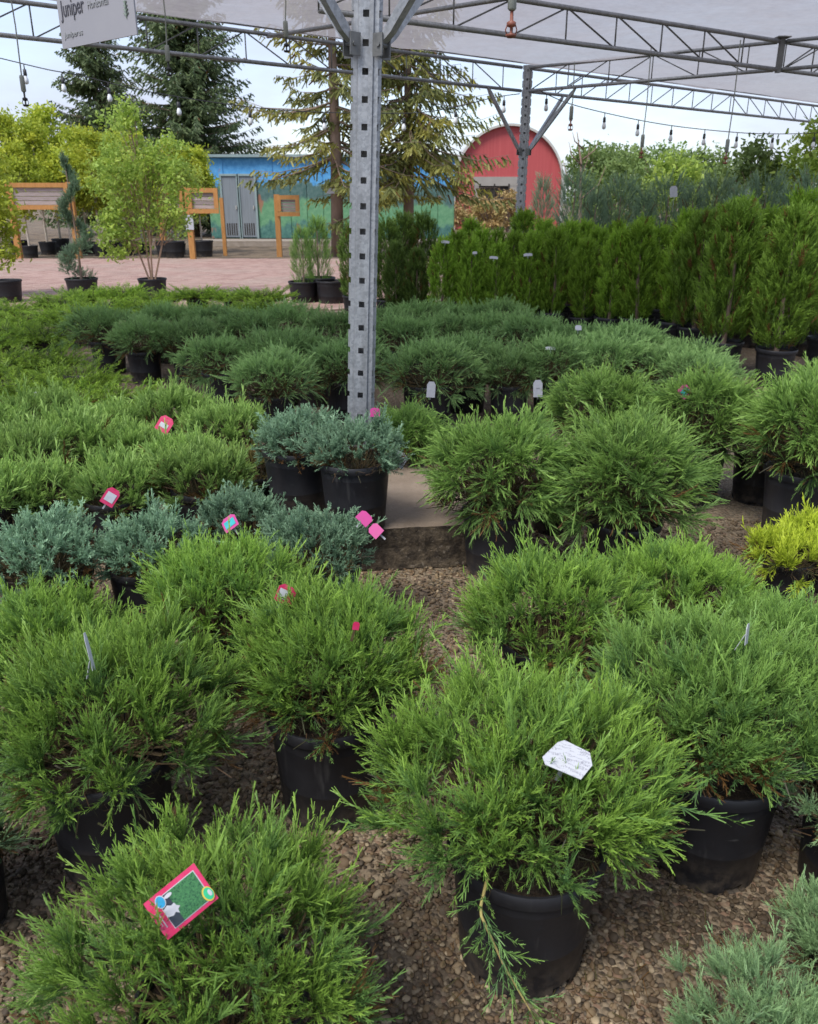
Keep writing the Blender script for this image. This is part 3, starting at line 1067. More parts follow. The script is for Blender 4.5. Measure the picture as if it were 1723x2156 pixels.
def canopy_post(loc, base_z, top_z, label, rz, lean, dirs, zbr=2.1):
    t = thing('canopy_post', label, 'steel post', (loc.x, loc.y, base_z), 0)
    t.rotation_euler = (0, lean, 0)
    h = top_z - base_z
    u_ = ob('upright', post_mesh(h), t)
    u_.rotation_euler.z = rz
    sol = u_.modifiers.new('sheet', 'SOLIDIFY'); sol.thickness = .003
    bp = MB().box((0, 0, .004), (.2, .2, .008))
    for sx in (-1, 1):
        for sy in (-1, 1):
            bp.tube([(sx * .08, sy * .08, .008), (sx * .08, sy * .08, .03)], .008, 6)
    bp.build('base_plate', 'steel_dark', t)
    zz = zbr - base_z
    for d in dirs:
        d = Vector((d[0], d[1], 0)).normalized()
        n_ = Vector((-d.y, d.x, 0))
        br = MB()
        p0 = d * .075 + Vector((0, 0, zz)); p1 = d * .70 + Vector((0, 0, ZB - base_z - .01))
        ax = (p1 - p0).normalized(); w_ = n_ * .019; h_ = ax.cross(n_) * .019
        q = []
        for k, p in enumerate((p0, p0 + ax * .07, p1 - ax * .07, p1)):
            f2 = .25 if k in (0, 3) else 1
            q += [p - w_ - h_ * f2, p + w_ - h_ * f2, p + w_ + h_ * f2, p - w_ + h_ * f2]
        fs = [(0, 1, 2, 3), (15, 14, 13, 12)]
        for k in range(3):
            for e in range(4):
                fs.append((k * 4 + e, k * 4 + (e + 1) % 4, k * 4 + 4 + (e + 1) % 4, k * 4 + 4 + e))
        br.add(q, fs)
        b_ = br.build('brace', 'steel', t)
        pl = MB()
        for sgn in (-1, 1):
            pl.box(d * .078 + n_ * sgn * .026 + Vector((0, 0, zz)), (.05, .006, .085), Matrix.Rotation(math.atan2(d.y, d.x), 3, 'Z'))
        pl.tube([d * .085 + n_ * .036 + Vector((0, 0, zz)), d * .085 - n_ * .036 + Vector((0, 0, zz))], .009, 6)
        pl.build('bracket', 'steel_dark', t)
    return t


def truss(label, A, B, spacing=.55, rc=.020, rw=.007, zb=ZB, zt=ZT, first=0.0):
    A, B = Vector((A[0], A[1], 0)), Vector((B[0], B[1], 0))
    t = thing('roof_truss', label, 'roof truss', (A.x, A.y, zb), 0, 'steel roof trusses of the shade canopy')
    d = (B - A); ln = d.length; d.normalize()
    up = Vector((0, 0, zt - zb))
    MB().tube([(0, 0, 0), tuple(d * ln)], rc, 8).build('bottom_chord', 'steel', t, True)
    MB().tube([tuple(up), tuple(up + d * ln)], rc, 8).build('top_chord', 'steel', t, True)
    n = int(ln / spacing)
    vb = MB().tube([(0, 0, .0), tuple(up)], rw, 6).mesh('vertical_bar', 'steel_dark', True)
    db = [MB().tube([(0, 0, 0), tuple(up + d * spacing)], rw, 6).mesh('diagonal_bar', 'steel_dark', True),
          MB().tube([tuple(up), tuple(d * spacing)], rw, 6).mesh('diagonal_bar', 'steel_dark', True)]
    for i in range(n + 1):
        ob('vertical_bar', vb, t, d * (first + i * spacing))
        if i < n:
            ob('diagonal_bar', db[0 if i < n / 2 else 1], t, d * (first + i * spacing))
    return t


J = ony(1639, 147, 10.1)
dA = (Vector((J.x, J.y)) - Vector((-.19, 7.4))).normalized()
dC = (Vector((7.5, 16.6)) - Vector((-3.5, 8.05))).normalized()
dB = (Vector((J.x, J.y)) - Vector((POST2.x, POST2.y))).normalized()
C0 = Vector((POST2.x, POST2.y))
canopy_post(POST1, hs_ + .001, ZT + .03, 'near galvanised steel post with square holes rising through the junipers', R(-6), R(2.1),
            [(dC.x, dC.y), (-dC.x, -dC.y), (-dB.x, -dB.y), (dB.x, dB.y)])
canopy_post(POST2, 0, ZT + .03, 'far galvanised steel post in front of the red barn', R(-10), R(.6),
            [(dC.x, dC.y), (-dC.x, -dC.y), (dB.x, dB.y)])
pC0, pC1 = C0 - dC * 8.2, C0 - dC * .07
truss('long steel truss along the back canopy edge, left of the far post', pC0, pC1, .52)
truss('steel truss along the back canopy edge running right from the far post', C0 + dC * .07, C0 + dC * 9.5, .52)
jv = Vector((J.x, J.y))
truss('heavy steel truss crossing the top right towards its junction', jv - dA * 5.6, jv - dA * .05, .62, .022, .008)
truss('steel truss end continuing past the junction at the right picture edge', jv + dA * .05, jv + dA * 3.5, .55, .022, .008)
truss('steel truss from the far post to the junction at right', C0 + dB * .07, jv - dB * .05, .55, .020)
truss('short steel truss from the junction towards the viewer at right', jv + dB * .05, jv + dB * 3.3, .55, .020)
p1v = Vector((POST1.x + .105, POST1.y))
truss('steel truss over the near post, above the picture', p1v + dC * .09, p1v + dC * 6, .6)
jp = thing('junction_post', 'short upright steel member where two trusses cross at right', 'steel strut', (jv.x, jv.y, ZB - .03))
MB().box((0, 0, .17), (.05, .05, .34)).build('strut', 'steel_dark', jp)
MB().box((0, 0, .34), (.14, .14, .012)).build('cap_plate', 'steel_dark', jp)
pf = C0 - dC * 3.78
pr = MB().tube([(0, 0, 0), tuple((dB * 5.5).to_3d())], .020, 8).build('purlin_pipe', 'steel', None, True, (pf.x, pf.y, ZT - .02))
pr['label'] = 'plain steel purlin pipe passing behind the top of the near post'
pr['category'] = 'pipe'

# shade cloth: stretched over the top chords, sagging a little between them
cl = MB()
na, nb_ = 90, 44
for i in range(na + 1):
    for j in range(nb_ + 1):
        s_, b_ = -9 + 20 * i / na, -.06 + 5.2 * j / nb_
        p = C0 + dC * s_ + dB * b_
        sag = .05 * math.sin(math.pi * (b_ / 2.9 % 1)) + .02 * math.sin(s_ * 2.1 + .6 * math.sin(b_ * 1.3)) + .012 * math.sin(s_ * 5.3 + b_ * 2.2)
        cl.v.append((p.x, p.y, ZT + .055 - max(sag, -.025) * (0 if j == 0 else 1)))
for i in range(na):
    for j in range(nb_):
        q = i * (nb_ + 1) + j
        cl.f.append((q, q + nb_ + 1, q + nb_ + 2, q + 1))
sh = cl.build('shade_cloth', 'cloth', None, True)
sh['label'] = 'pale grey woven shade cloth stretched overhead across the steel trusses'
sh['category'] = 'shade cloth'
# hem cable at the back edge
hc = MB().tube([tuple((C0 + dC * s_).to_3d() + Vector((0, 0, ZT + .055))) for s_ in (-9, -4, 0, 5, 11)], .008, 6).build('hem_rope', 'steel_dark')
hc['label'] = 'thin grey hem rope along the back edge of the shade cloth'
hc['category'] = 'rope'

# fallen needles and twigs on the gravel
rng = np.random.default_rng(15)
n_l = 2600
ly = .65 + 3.0 * rng.uniform(0, 1, n_l) ** 1.2
lp = np.stack([rng.uniform(-1, 1, n_l) * (.62 * ly + .4), ly, rng.uniform(.008, .014, n_l)], 1)
ld = unit(np.stack([rng.normal(size=n_l), rng.normal(size=n_l), rng.normal(0, .08, n_l)], 1))
ll = rng.uniform(.012, .05, n_l)
lit = ob('needle_litter', strip_mesh('needle_litter', lp, lp + ld * ll[:, None], unit(np.cross(ld, [0, 0, 1.0])), np.full(n_l, .0022), np.full(n_l, .0010), np.zeros(n_l), np.zeros(n_l), rng.uniform(.4, 1, n_l), 'brownish'))
lit['kind'] = 'stuff'
lit['label'] = 'brown fallen needles and twigs scattered on the gravel'

# ------------------------------------------------------------------ junipers
HI = dict(ntuft=104, per=38, L=.065, tm=T_HI, spread=.46)
near_mesh = {
    'n1': tuft_meshes(101, 'green', .315, .235, .27, smin=-.5, skirt=.35, **HI),
    'n2': tuft_meshes(102, 'green', .35, .175, .30, smin=-.25, **HI),
    'n3': tuft_meshes(103, 'green_deep', .32, .18, .32, smin=-.02, **HI),
    'n4': tuft_meshes(104, 'green', .34, .20, .29, smin=-.05, **HI),
    'n5': tuft_meshes(105, 'green', .30, .20, .31, smin=-.1, **HI),
    'n6': tuft_meshes(106, 'sea', .28, .15, .27, smin=-.3, **{**HI, 'ntuft': 80, 'per': 34, 'L': .058}),
}
MID = dict(ntuft=62, per=22, L=.066, tm=T_MID, inner=900)
mid_mesh = {
    'blue': [tuft_meshes(201 + i, 'blue', .235, .14, .285, smin=-.2, **{**MID, 'tm': T_BLUE, 'L': .052, 'per': 18}) for i in range(2)],
    'light': [tuft_meshes(211 + i, 'light', .25, .15, .26, smin=-.3, **MID) for i in range(2)],
    'mound': [tuft_meshes(221 + i, 'mound_green', .335, .30, .36, smin=-.3, **{**MID, 'tm': T_GRASS, 'ntuft': 110, 'per': 34, 'L': .085, 'up': .1, 'bend': -.14, 'spread': .5, 'inner': 2400, 'longs': .10}) for i in range(2)],
    'gold': [tuft_meshes(231, 'gold', .25, .09, .22, smin=-.3, **MID)],
    'dark': [tuft_meshes(241 + i, 'dark', .345, .20, .31, smin=-.45, ntuft=80, per=25, L=.082, tm=T_GRASS, up=.15, bend=-.08, spread=.5, inner=1000) for i in range(3)],
    'flat': [juniper_meshes(251 + i, 'flat', Rr=.33, H=.12, z0=.22, smin=-.05, nbr=76, nsp=8, L=.10, tm=T_FLAT, up=.05, bend=.02, plane_up=(0, 0, 1), layer=3, power=.5, inner=700) for i in range(3)],
    'brown': [tuft_meshes(261, 'brownish', .15, .13, .2, ntuft=26, per=16, L=.07, tm=T_MID, inner=400)],
}
G_NEAR = 'spreading green junipers in black pots at the front'


def crown_at(u, v, z=.45):
    p = onz(u, v, z)
    return Vector((p.x, p.y, 0))


def near(key, u, v, label, s=1.0, rz=0.0, z=.40, pot='std', tilt=None, at=None, back=0.0, raise_=0.0):
    p = Vector((at[0], at[1], 0)) if at else crown_at(u, v, z)
    t = potted('potted_juniper', label, 'juniper', p, near_mesh[key], rz, G_NEAR, pot, s, tilt)
    for c in t.children:                     # crowns that lean away from the path
        if c.name.startswith(('foliage', 'inner', 'stem')):
            c.location = (back * math.sin(rz), back * math.cos(rz), raise_)
    return t


N1 = near('n1', 450, 1940, 'bright green juniper at the front with a large red and green plant tag', .95, 0.4, z=.42)
N2 = near('n2', 1085, 1622, 'wide green juniper with a white card tag, a branch hanging down its pot', 1.06, 1.1, at=(.238, 1.31), back=.055, raise_=.02)
N3 = near('n3', 1485, 1490, 'green juniper at right whose whole black pot shows on the gravel', 1.04, 2.0, at=(.715, 1.575), back=.04, raise_=.01)
N4 = near('n4', 235, 1500, 'large green juniper at the left edge with a thin grey tag stake', 1.05, 3.0, at=(-.715, 1.59), back=.06)
N5 = near('n5', 705, 1375, 'green juniper in a dark pot with a small red tag on a stake', 1.02, 4.1, pot='tall', at=(-.205, 1.77), back=.06)
N6 = near('n5', 455, 1215, 'green juniper just in front of the blue-green ones, bare dark twigs at its foot', .92, 2.2)
N7 = near('n1', 1165, 1265, 'green juniper mound in front of the concrete block and the grey pot', 1.0, 2.9)
N8 = near('n4', 1450, 1185, 'green juniper below the golden one, behind the mound with the white folded tag', .84, .9)
N9 = near('n3', 1665, 1275, 'green juniper cut by the right edge, below the golden juniper', .74, 4.4)
N10 = near('n1', 70, 1300, 'green juniper at the left edge between the blue-green ones and the large one', .84, 5.2)
N11 = near('n6', 1650, 2190, 'grey-green low juniper cut by the bottom right corner', .68, 1.3, z=.24, pot='small')
N12 = near('n6', 1835, 1640, 'blue-green trailing juniper at the right edge beside the front row', .85, 2.6, z=.30)
N13 = near('n6', 1800, 1925, 'small sprig of green juniper at the right edge above the corner', .55, 4.0, z=.25, pot='small')
N14 = near('n6', -150, 1690, 'blue-green low juniper branches at the left edge under the large juniper', .8, 0.8, z=.33)

# the long branch that hangs in front of the pot of N2
rngd = np.random.default_rng(77)
hb = [Vector((.15, 1.20, .31)), ony(1010, 1920, 1.115), ony(1062, 2035, 1.09), ony(1130, 2150, 1.06)]
hb = [N2.matrix_world.inverted() @ p for p in hb] if False else hb
pts = []
for k in range(15):
    t = k / 14 * 3
    i = min(int(t), 2); f = t - i
    pts.append(hb[i].lerp(hb[i + 1], f))
loc_inv = (Matrix.Translation(N2.location) @ Matrix.Rotation(1.1, 4, 'Z') @ Matrix.Scale(1.06, 4)).inverted()
pts = [loc_inv @ p for p in pts]
db_ = MB().tube([tuple(p) for p in pts], [.0035 - .002 * k / 14 for k in range(15)], 5).build('drooping_branch', 'young_twig', N2, True)
Bq, Dq, Lq = [], [], []
for k in range(3, 15):
    p = np.array(pts[k]); tn = np.array((pts[k] - pts[k - 1]).normalized())
    for sgn in (-1, 0, 1):
        lat = np.cross(tn, rngd.normal(size=3)); lat /= np.linalg.norm(lat)
        Bq.append(p); Dq.append(tn * .9 + lat * .9); Lq.append(rngd.uniform(.05, .10) * (1.1 - .02 * k))
ob('sprig_foliage', place_sprays('sprig_foliage', np.array(Bq), np.array(Dq), np.array(Lq), rngd.uniform(.2, .9, len(Bq)), T_HI, rngd, 'green_deep', 0.0), db_)

# second row: blue-green
G_BLUE = 'blue-green junipers around the footing block'
for k, (u, v, s, lab, pot, z, base) in enumerate([
    (85, 1140, 1.05, 'blue-green juniper at the left edge, its pot rim showing on the near side', 'std', .40, 0),
    (300, 1110, .95, 'blue-green juniper right of the one at the left edge, beneath a pink tag', 'std', .40, 0),
    (510, 1052, .95, 'blue-green juniper beneath the two black pots, behind a teal and pink tag', 'std', .40, 0),
    (672, 1115, .98, 'blue-green juniper with two magenta tags beside the concrete block', 'std', .40, 0),
    (622, 882, .98, 'blue-green juniper in a tall black pot, just left of the steel post', 'tall', .62, .205),
    (746, 915, .98, 'blue-green juniper in a tall black pot standing directly before the steel post', 'tall', .60, .205),
]):
    p = crown_at(u, v, z); p.z = base
    potted('potted_juniper', lab, 'juniper', p, mid_mesh['blue'][k % 2], k * 1.3, G_BLUE, pot, s)

# light green carpet, left of the post
LIGHT = [(95, 850), (225, 865), (370, 850), (478, 880), (140, 905), (265, 905), (385, 930), (30, 935), (-30, 880), (70, 985), (235, 985), (430, 975), (-60, 1010)]
rows = {}
LROW = ['light green juniper in the left carpet, {} from the left in its far row',
        'light green juniper in the left carpet, {} from the left in its middle row',
        'light green juniper in the left carpet, {} from the left in its near row']
for k, (u, v) in enumerate(LIGHT):
    rows.setdefault(0 if v < 890 else 1 if v < 945 else 2, []).append((u, v, k))
for r_, lst in rows.items():
    for q, (u, v, k) in enumerate(sorted(lst)):
        potted('potted_juniper', LROW[r_].format(ORD[q]), 'juniper', crown_at(u, v, .40), mid_mesh['light'][k % 2], k * 2.1, 'light green junipers left of the steel post', 'std', rnd.uniform(.92, 1.08))
potted('potted_juniper', 'small browning juniper wedged between the light green carpet and the black pots', 'juniper', crown_at(530, 965, .28), mid_mesh['brown'][0], 0, None, 'small', .9)

# right of the post: tall mounds
for k, (u, v, s, lab, pot, z) in enumerate([
    (1050, 955, .98, 'mounded green juniper with a bare brown foot in a grey pot beside the concrete block', 'grey', .52),
    (1322, 1010, 1.02, 'broad grassy green juniper mound right of the one in the grey pot', 'std', .45),
    (1275, 850, .95, 'green juniper mound behind the broad grassy one, without a tag', 'std', .48),
    (1480, 865, 1.0, 'green juniper mound with a pink and blue tag on its top', 'std', .48),
    (1705, 905, 1.12, 'tall green juniper mound cut by the right edge above the golden juniper', 'grey', .50),
    (866, 915, .70, 'small dull green juniper in a low pot behind the white card by the post', 'tall', .34),
]):
    potted('potted_juniper', lab, 'juniper', crown_at(u, v, z), mid_mesh['mound'][k % 2], k * 1.7 + .3, 'mounded green junipers right of the steel post', pot, s)
potted('potted_juniper', 'golden yellow juniper spreading low at the right edge', 'juniper', crown_at(1668, 1128, .27), mid_mesh['gold'][0], .5, None, 'small', .78)
potted('potted_juniper', 'golden yellow juniper cut by the right edge, higher of the two', 'juniper', crown_at(1765, 1075, .33), mid_mesh['gold'][0], 2.5, None, 'std', .85)

# dark spreading junipers in the block behind
DARK = [(222, 685), (298, 700), (392, 700), (462, 738), (572, 785), (525, 690), (610, 680), (655, 735), (700, 690), (585, 735), (730, 760),
        (440, 672), (350, 668), (790, 680), (850, 700), (905, 770), (940, 690), (985, 745), (1035, 690), (1075, 760), (1125, 705), (1170, 755), (1225, 715), (1275, 755),
        (1330, 725), (1385, 755), (1440, 745), (1480, 770), (870, 665), (960, 660), (1050, 662)]
drows = [[], [], [], []]
for u, v in DARK:
    drows[0 if u < 760 and v < 695 else 1 if u < 760 else 2 if v < 712 else 3].append((u, v))
DL = ['dark green spreading juniper left of the post, {} from the left in the far rank', 'dark green spreading juniper left of the post, {} from the left in the near rank',
      'dark green spreading juniper right of the post, {} from the post in the far rank', 'dark green spreading juniper right of the post, {} from the post in the near rank']
k = 0
for r_, lst in enumerate(drows):
    for q, (u, v) in enumerate(sorted(lst)):
        k += 1
        potted('potted_juniper', DL[r_].format(ORD[q]), 'juniper', crown_at(u, v, .43), mid_mesh['dark'][k % 3], k * 1.9, 'dark green spreading junipers in the middle block', 'std' if k % 3 else 'grey', rnd.uniform(.95, 1.1))

# low flat-branched junipers
FLAT = [(-20, 770), (75, 760), (30, 815), (150, 800), (235, 835), (120, 845),
        (10, 690), (95, 705), (-50, 720), (60, 668), (150, 668), (0, 655), (215, 650), (130, 640), (300, 648), (390, 650), (480, 648), (560, 650),
        (175, 622), (255, 618), (335, 622), (415, 618), (490, 618), (555, 624)]
frows = [[], [], [], []]
for u, v in FLAT:
    frows[0 if v > 750 else 1 if u < 170 and v > 637 else 2 if v > 630 else 3].append((u, v))
FL = ['low flat-branched juniper at left, {} from the left behind the light green carpet', 'low flat-branched juniper at left, {} from the left in the patch beside the pots',
      'low flat-branched juniper, {} from the left in the rank behind the dark junipers', 'low flat-branched juniper, {} from the left in the last rank before the brick paving']
for r_, lst in enumerate(frows):
    for q, (u, v) in enumerate(sorted(lst)):
        k += 1
        potted('potted_juniper', FL[r_].format(ORD[q]), 'juniper', crown_at(u, v, .30), mid_mesh['flat'][k % 3], k * 1.9, 'low flat-branched junipers at left', 'std', rnd.uniform(.95, 1.15))

for u, v, lab in [(938, 1012, 'empty black pot half hidden behind the juniper in the grey pot'), (1592, 1050, 'black pot in the gap left of the tall juniper at the right edge'), (1172, 1110, 'black pot in shade between the two grassy mounds'), (890, 885, 'black pot below the tall white tag right of the post')]:
    t = thing('nursery_pot', lab, 'plant pot', onz(u, v, 0), 0, 'spare black pots among the junipers')
    add_pot(t, 'std')

# ------------------------------------------------------------------ arborvitae and other upright evergreens
def column_meshes(seed, mat, H=1.0, Rr=.17, z0=.25, n=620, L=.13, tm=T_FAN, profile='column', stem_mat='bark'):
    rng = np.random.default_rng(seed)
    q = rng.uniform(0, 1, n) ** .95
    az = rng.uniform(0, 6.283, n)
    if profile == 'column':
        rr = Rr * np.minimum(1, (1 - q) / .35) ** .55 * np.minimum(1, .72 + q * 1.4)
    elif profile == 'cone':
        rr = Rr * (1 - q) ** .8 + .02
    else:                                   # vase of upright shoots
        rr = Rr * (.35 + .75 * q) * np.minimum(1, (1.05 - q) / .3) ** .5
    lob = 1 + .12 * np.sin(3 * az + q * 9 + seed) + .10 * np.sin(5 * az - q * 14)
    rad = rr * lob * np.sqrt(rng.uniform(.35, 1, n))
    B = np.stack([rad * np.cos(az), rad * np.sin(az), z0 + H * q * .93], 1)
    out = np.stack([np.cos(az), np.sin(az), np.zeros(n)], 1)
    D = out * rng.uniform(.25, .8, n)[:, None] + np.array([0, 0, 1.0]) + rng.normal(0, .18, (n, 3))
    Ln = L * rng.uniform(.7, 1.25, n)
    me_ = place_sprays('foliage', B, D, Ln, rng.uniform(0, 1, n), tm, rng, mat, .1)
    st = MB()
    st.tube([(0, 0, z0 - .05), (.01, .01, z0 + H * .4), (0, 0, z0 + H * .85)], [.02, .014, .005], 6)
    return me_, st.mesh('stem', stem_mat)


arb = [column_meshes(301 + i, 'thuja', .80, .125, .25, 620, .10) for i in range(3)]
arb_big = [column_meshes(311 + i, 'thuja_stout', 1.02, .20, .3, 1000, .12) for i in range(2)]
arb_dark = [column_meshes(321 + i, 'thuja_dark', 1.0, .15, .25, 520) for i in range(2)]
upb = [column_meshes(331, 'upright_blue', 1.05, .20, .3, 520, .13, T_GRASS, 'cone'), column_meshes(332, 'upright_blue', 1.05, .19, .3, 460, .16, T_GRASS, 'vase')]
small_up = [column_meshes(341 + i, 'mound_green', .95, .15, .22, 800, .12, T_GRASS, 'column') for i in range(2)]

# front rank of the arborvitae block, running from the far left to nearer right
row1 = [(935, 9.9), (988, 9.75), (1046, 9.6), (1108, 9.4), (1170, 9.3), (1232, 9.15), (1292, 9.0), (1352, 8.85), (1412, 8.7)]
for k, (u, Y) in enumerate(row1):
    potted('potted_arborvitae', f'slim arborvitae, {ORD[k]} from the left in the front rank of the hedge', 'arborvitae', (gx(u, Y, .7) + rnd.uniform(-.04, .04), Y + rnd.uniform(-.12, .12), 0), arb[k % 3], k * 1.3, 'slim arborvitae in the hedge block', 'std', (.96 + .02 * k) * rnd.uniform(.92, 1.1), (rnd.uniform(-.05, .05), rnd.uniform(-.05, .05)))
row2 = [(960, 10.6), (1015, 10.5), (1075, 10.4), (1138, 10.25), (1198, 10.1), (1260, 10.0), (1322, 9.85), (1384, 9.7), (1445, 9.55)]
for k, (u, Y) in enumerate(row2):
    potted('potted_arborvitae', f'slim arborvitae, {ORD[k]} from the left in the second rank of the hedge block', 'arborvitae', (gx(u, Y, .7), Y, 0), arb[(k + 1) % 3], k * 2.3, 'slim arborvitae in the hedge block', 'std', (1.02 + .02 * k) * rnd.uniform(.92, 1.12), (rnd.uniform(-.05, .05), rnd.uniform(-.05, .05)))
row3 = [(985, 11.3), (1050, 11.2), (1112, 11.1), (1176, 10.95), (1240, 10.8), (1302, 10.65), (1364, 10.5), (1428, 10.3), (1490, 10.1), (1552, 9.4), (1610, 9.0), (1668, 8.7), (1725, 8.5)]
for k, (u, Y) in enumerate(row3):
    potted('potted_arborvitae', f'slim arborvitae, {ORD[k]} from the left in the back rank of the hedge block', 'arborvitae', (gx(u, Y, .7) + rnd.uniform(-.05, .05), Y + rnd.uniform(-.15, .15), 0), arb[(k + 2) % 3], k * 2.9, 'slim arborvitae in the hedge block', 'std', (1.12 + .025 * k) * rnd.uniform(.92, 1.1), (rnd.uniform(-.06, .06), rnd.uniform(-.06, .06)))
for k, (u, Y, s, lab) in enumerate([(1540, 7.35, 1.0, 'stout arborvitae with brown inner twigs, left of the two big ones at right'),
                                    (1655, 7.0, .98, 'stout arborvitae with a pale tie round its foot near the right edge'),
                                    (1765, 7.4, 1.05, 'stout arborvitae cut by the right edge'),
                                    (1475, 8.3, .95, 'stout arborvitae between the slim hedge and the two big ones')]):
    potted('potted_arborvitae', lab, 'arborvitae', (gx(u, Y, .8), Y, 0), arb_big[k % 2], k * 1.1, 'stout arborvitae at right', 'tall', s * 1.1, (rnd.uniform(-.04, .04), rnd.uniform(-.04, .04)))
for k, (u, Y, s) in enumerate([(815, 11.0, 1.0), (850, 11.3, 1.05), (893, 11.2, 1.05), (835, 10.4, .8), (878, 10.3, .75), (742, 11.6, .95)]):
    potted('potted_arborvitae', ['sparse dark evergreen just right of the steel post', 'sparse dark evergreen, tallest between the post and the hedge block', 'sparse dark evergreen next to the hedge block',
                                 'short dark evergreen low beside the steel post', 'short dark evergreen low before the hedge block', 'dark evergreen half hidden behind the steel post'][k],
           'evergreen', (gx(u, Y, .6), Y, 0), arb_dark[k % 2], k, 'sparse dark evergreens beside the post', 'std', s)
UPB = [(1140, 15.5, 1.4), (1205, 12.6, 1.35), (1250, 11.9, 1.2), (1300, 12.4, 1.3), (1350, 11.7, 1.2), (1400, 12.2, 1.3), (1450, 11.5, 1.25), (1500, 12.0, 1.3), (1545, 10.6, 1.2), (1600, 11.0, 1.3), (1650, 10.0, 1.2), (1700, 10.4, 1.3), (1745, 9.4, 1.2)]
for k, (u, Y, s) in enumerate(UPB):
    potted('potted_upright_juniper', f'grey-green upright juniper behind the hedge block, {ORD[k]} from the left', 'upright juniper', (gx(u, Y, 1), Y, 0), upb[k % 2], k * 1.7, 'upright junipers behind the hedge block', 'tall', s)
for k, (u, Y, s, lab) in enumerate([(640, 12.9, .95, 'small upright juniper in a black pot on the paving, left of the pair'), (672, 13.1, 1.06, 'small upright juniper with a white tag on the paving, right of the pair')]):
    potted('potted_upright_juniper', lab, 'upright juniper', (gx(u, Y, .2), Y, 0), small_up[k], k, None, 'big', s)
pe = thing('nursery_pot', 'black pot beside the pair of small upright junipers, near the post', 'plant pot', (gx(700, 12.8, .2), 12.8, 0))
add_pot(pe, 'big')

# spiral-cut juniper on the paving
def spiral_meshes(seed, H=1.75, turns=2.3):
    rng = np.random.default_rng(seed)
    n = 1500
    q = rng.uniform(0, 1, n)
    a_ = q * turns * 2 * math.pi
    big = .20 * (1 - q) ** .7 + .02
    tube_r = .17 * (1 - q * .75)
    c = np.stack([big * np.cos(a_), big * np.sin(a_), .30 + H * q], 1)
    off = unit(rng.normal(size=(n, 3))) * (tube_r * rng.uniform(.4, 1, n))[:, None]
    D = off + np.array([0, 0, .08]) + rng.normal(0, .02, (n, 3))
    me_ = place_sprays('foliage', c + off * .6, D, .10 * rng.uniform(.7, 1.2, n), rng.uniform(0, 1, n), T_BLUE, rng, 'upright_blue', .1)
    st = MB().tube([(0, 0, .2), (.02, 0, .9), (0, .01, 1.95)], [.022, .016, .006], 6)
    return me_, st.mesh('stem', 'bark')


potted('spiral_juniper', 'grey-green juniper clipped into a spiral on the brick paving', 'topiary', (gx(172, 13.2, .3), 13.2, 0), spiral_meshes(9), 1.2, None, 'big')


# ------------------------------------------------------------------ leafy trees
def leaf_cloud(seed, C, rad, per, size, mat, flat=.8, name='crown', droop=0.0):
    rng = np.random.default_rng(seed)
    k = len(C)
    P = np.repeat(np.array(C), per, 0) + rng.normal(0, 1, (k * per, 3)) * np.repeat(np.array(rad), per)[:, None] * np.array([.5, .5, .5 * flat])
    D = unit(rng.normal(size=P.shape) + np.array([0, 0, -droop]))
    S = unit(np.cross(D, rng.normal(size=P.shape)))
    ln = size * rng.uniform(.6, 1.3, len(P))
    tone = np.clip(np.repeat(rng.uniform(0, .8, k), per) + rng.uniform(-.15, .2, len(P)), 0, .99)
    return strip_mesh(name, P - D * ln[:, None] / 2, P + D * ln[:, None] / 2, S, ln * .62, ln * .3, rng.uniform(.2, .7, len(P)), rng.uniform(.5, 1, len(P)), tone, mat)


def ellipsoid_points(rng, n, c, r, shell=.35):
    d = unit(rng.normal(size=(n, 3)))
    k = rng.uniform(shell, 1, n) ** .6
    return np.array(c) + d * k[:, None] * np.array(r)


def young_tree(seed, H=3.7, clear=1.25, Rr=.62, stem='pale_bark', mat='birch', nclump=110, per=56, size=.085, multi=1):
    rng = np.random.default_rng(seed)
    C = ellipsoid_points(rng, nclump, (0, 0, (H + clear) / 2), (Rr, Rr, (H - clear) / 2))
    C[:, :2] *= (1 - .45 * np.clip((C[:, 2:3] - (H + clear) / 2) / ((H - clear) / 2), 0, 1))
    cr = leaf_cloud(seed, C, rng.uniform(.14, .30, nclump), per, size, mat)
    tr = MB()
    for m_ in range(multi):
        a_ = m_ * 6.283 / multi + .4
        o_ = .45 * (multi > 1)
        tr.tube([(.04 * math.cos(a_) * (multi > 1), .04 * math.sin(a_) * (multi > 1), .30), (o_ * .35 * math.cos(a_), o_ * .35 * math.sin(a_), clear * .8), (o_ * .8 * math.cos(a_), o_ * .8 * math.sin(a_), H * .8)],
                [.036, .030, .008] if multi == 1 else [.018, .014, .004], 6)
    for p in C[::3]:
        z = max(clear * .7, p[2] - .5)
        tr.tube([(p[0] * .1, p[1] * .1, z), (p[0] * .6, p[1] * .6, p[2] - .12), tuple(p)], [.009, .006, .003], 4, cap=False)
    return cr, tr.mesh('trunk', stem)


def tree_thing(name, label, cat, loc, meshes, rz=0, group=None, s=1.0, pot='big'):
    t = thing(name, label, cat, loc, rz, group, s)
    if pot:
        add_pot(t, pot)
    ob('crown', meshes[0], t)
    ob('trunk', meshes[1], t)
    return t


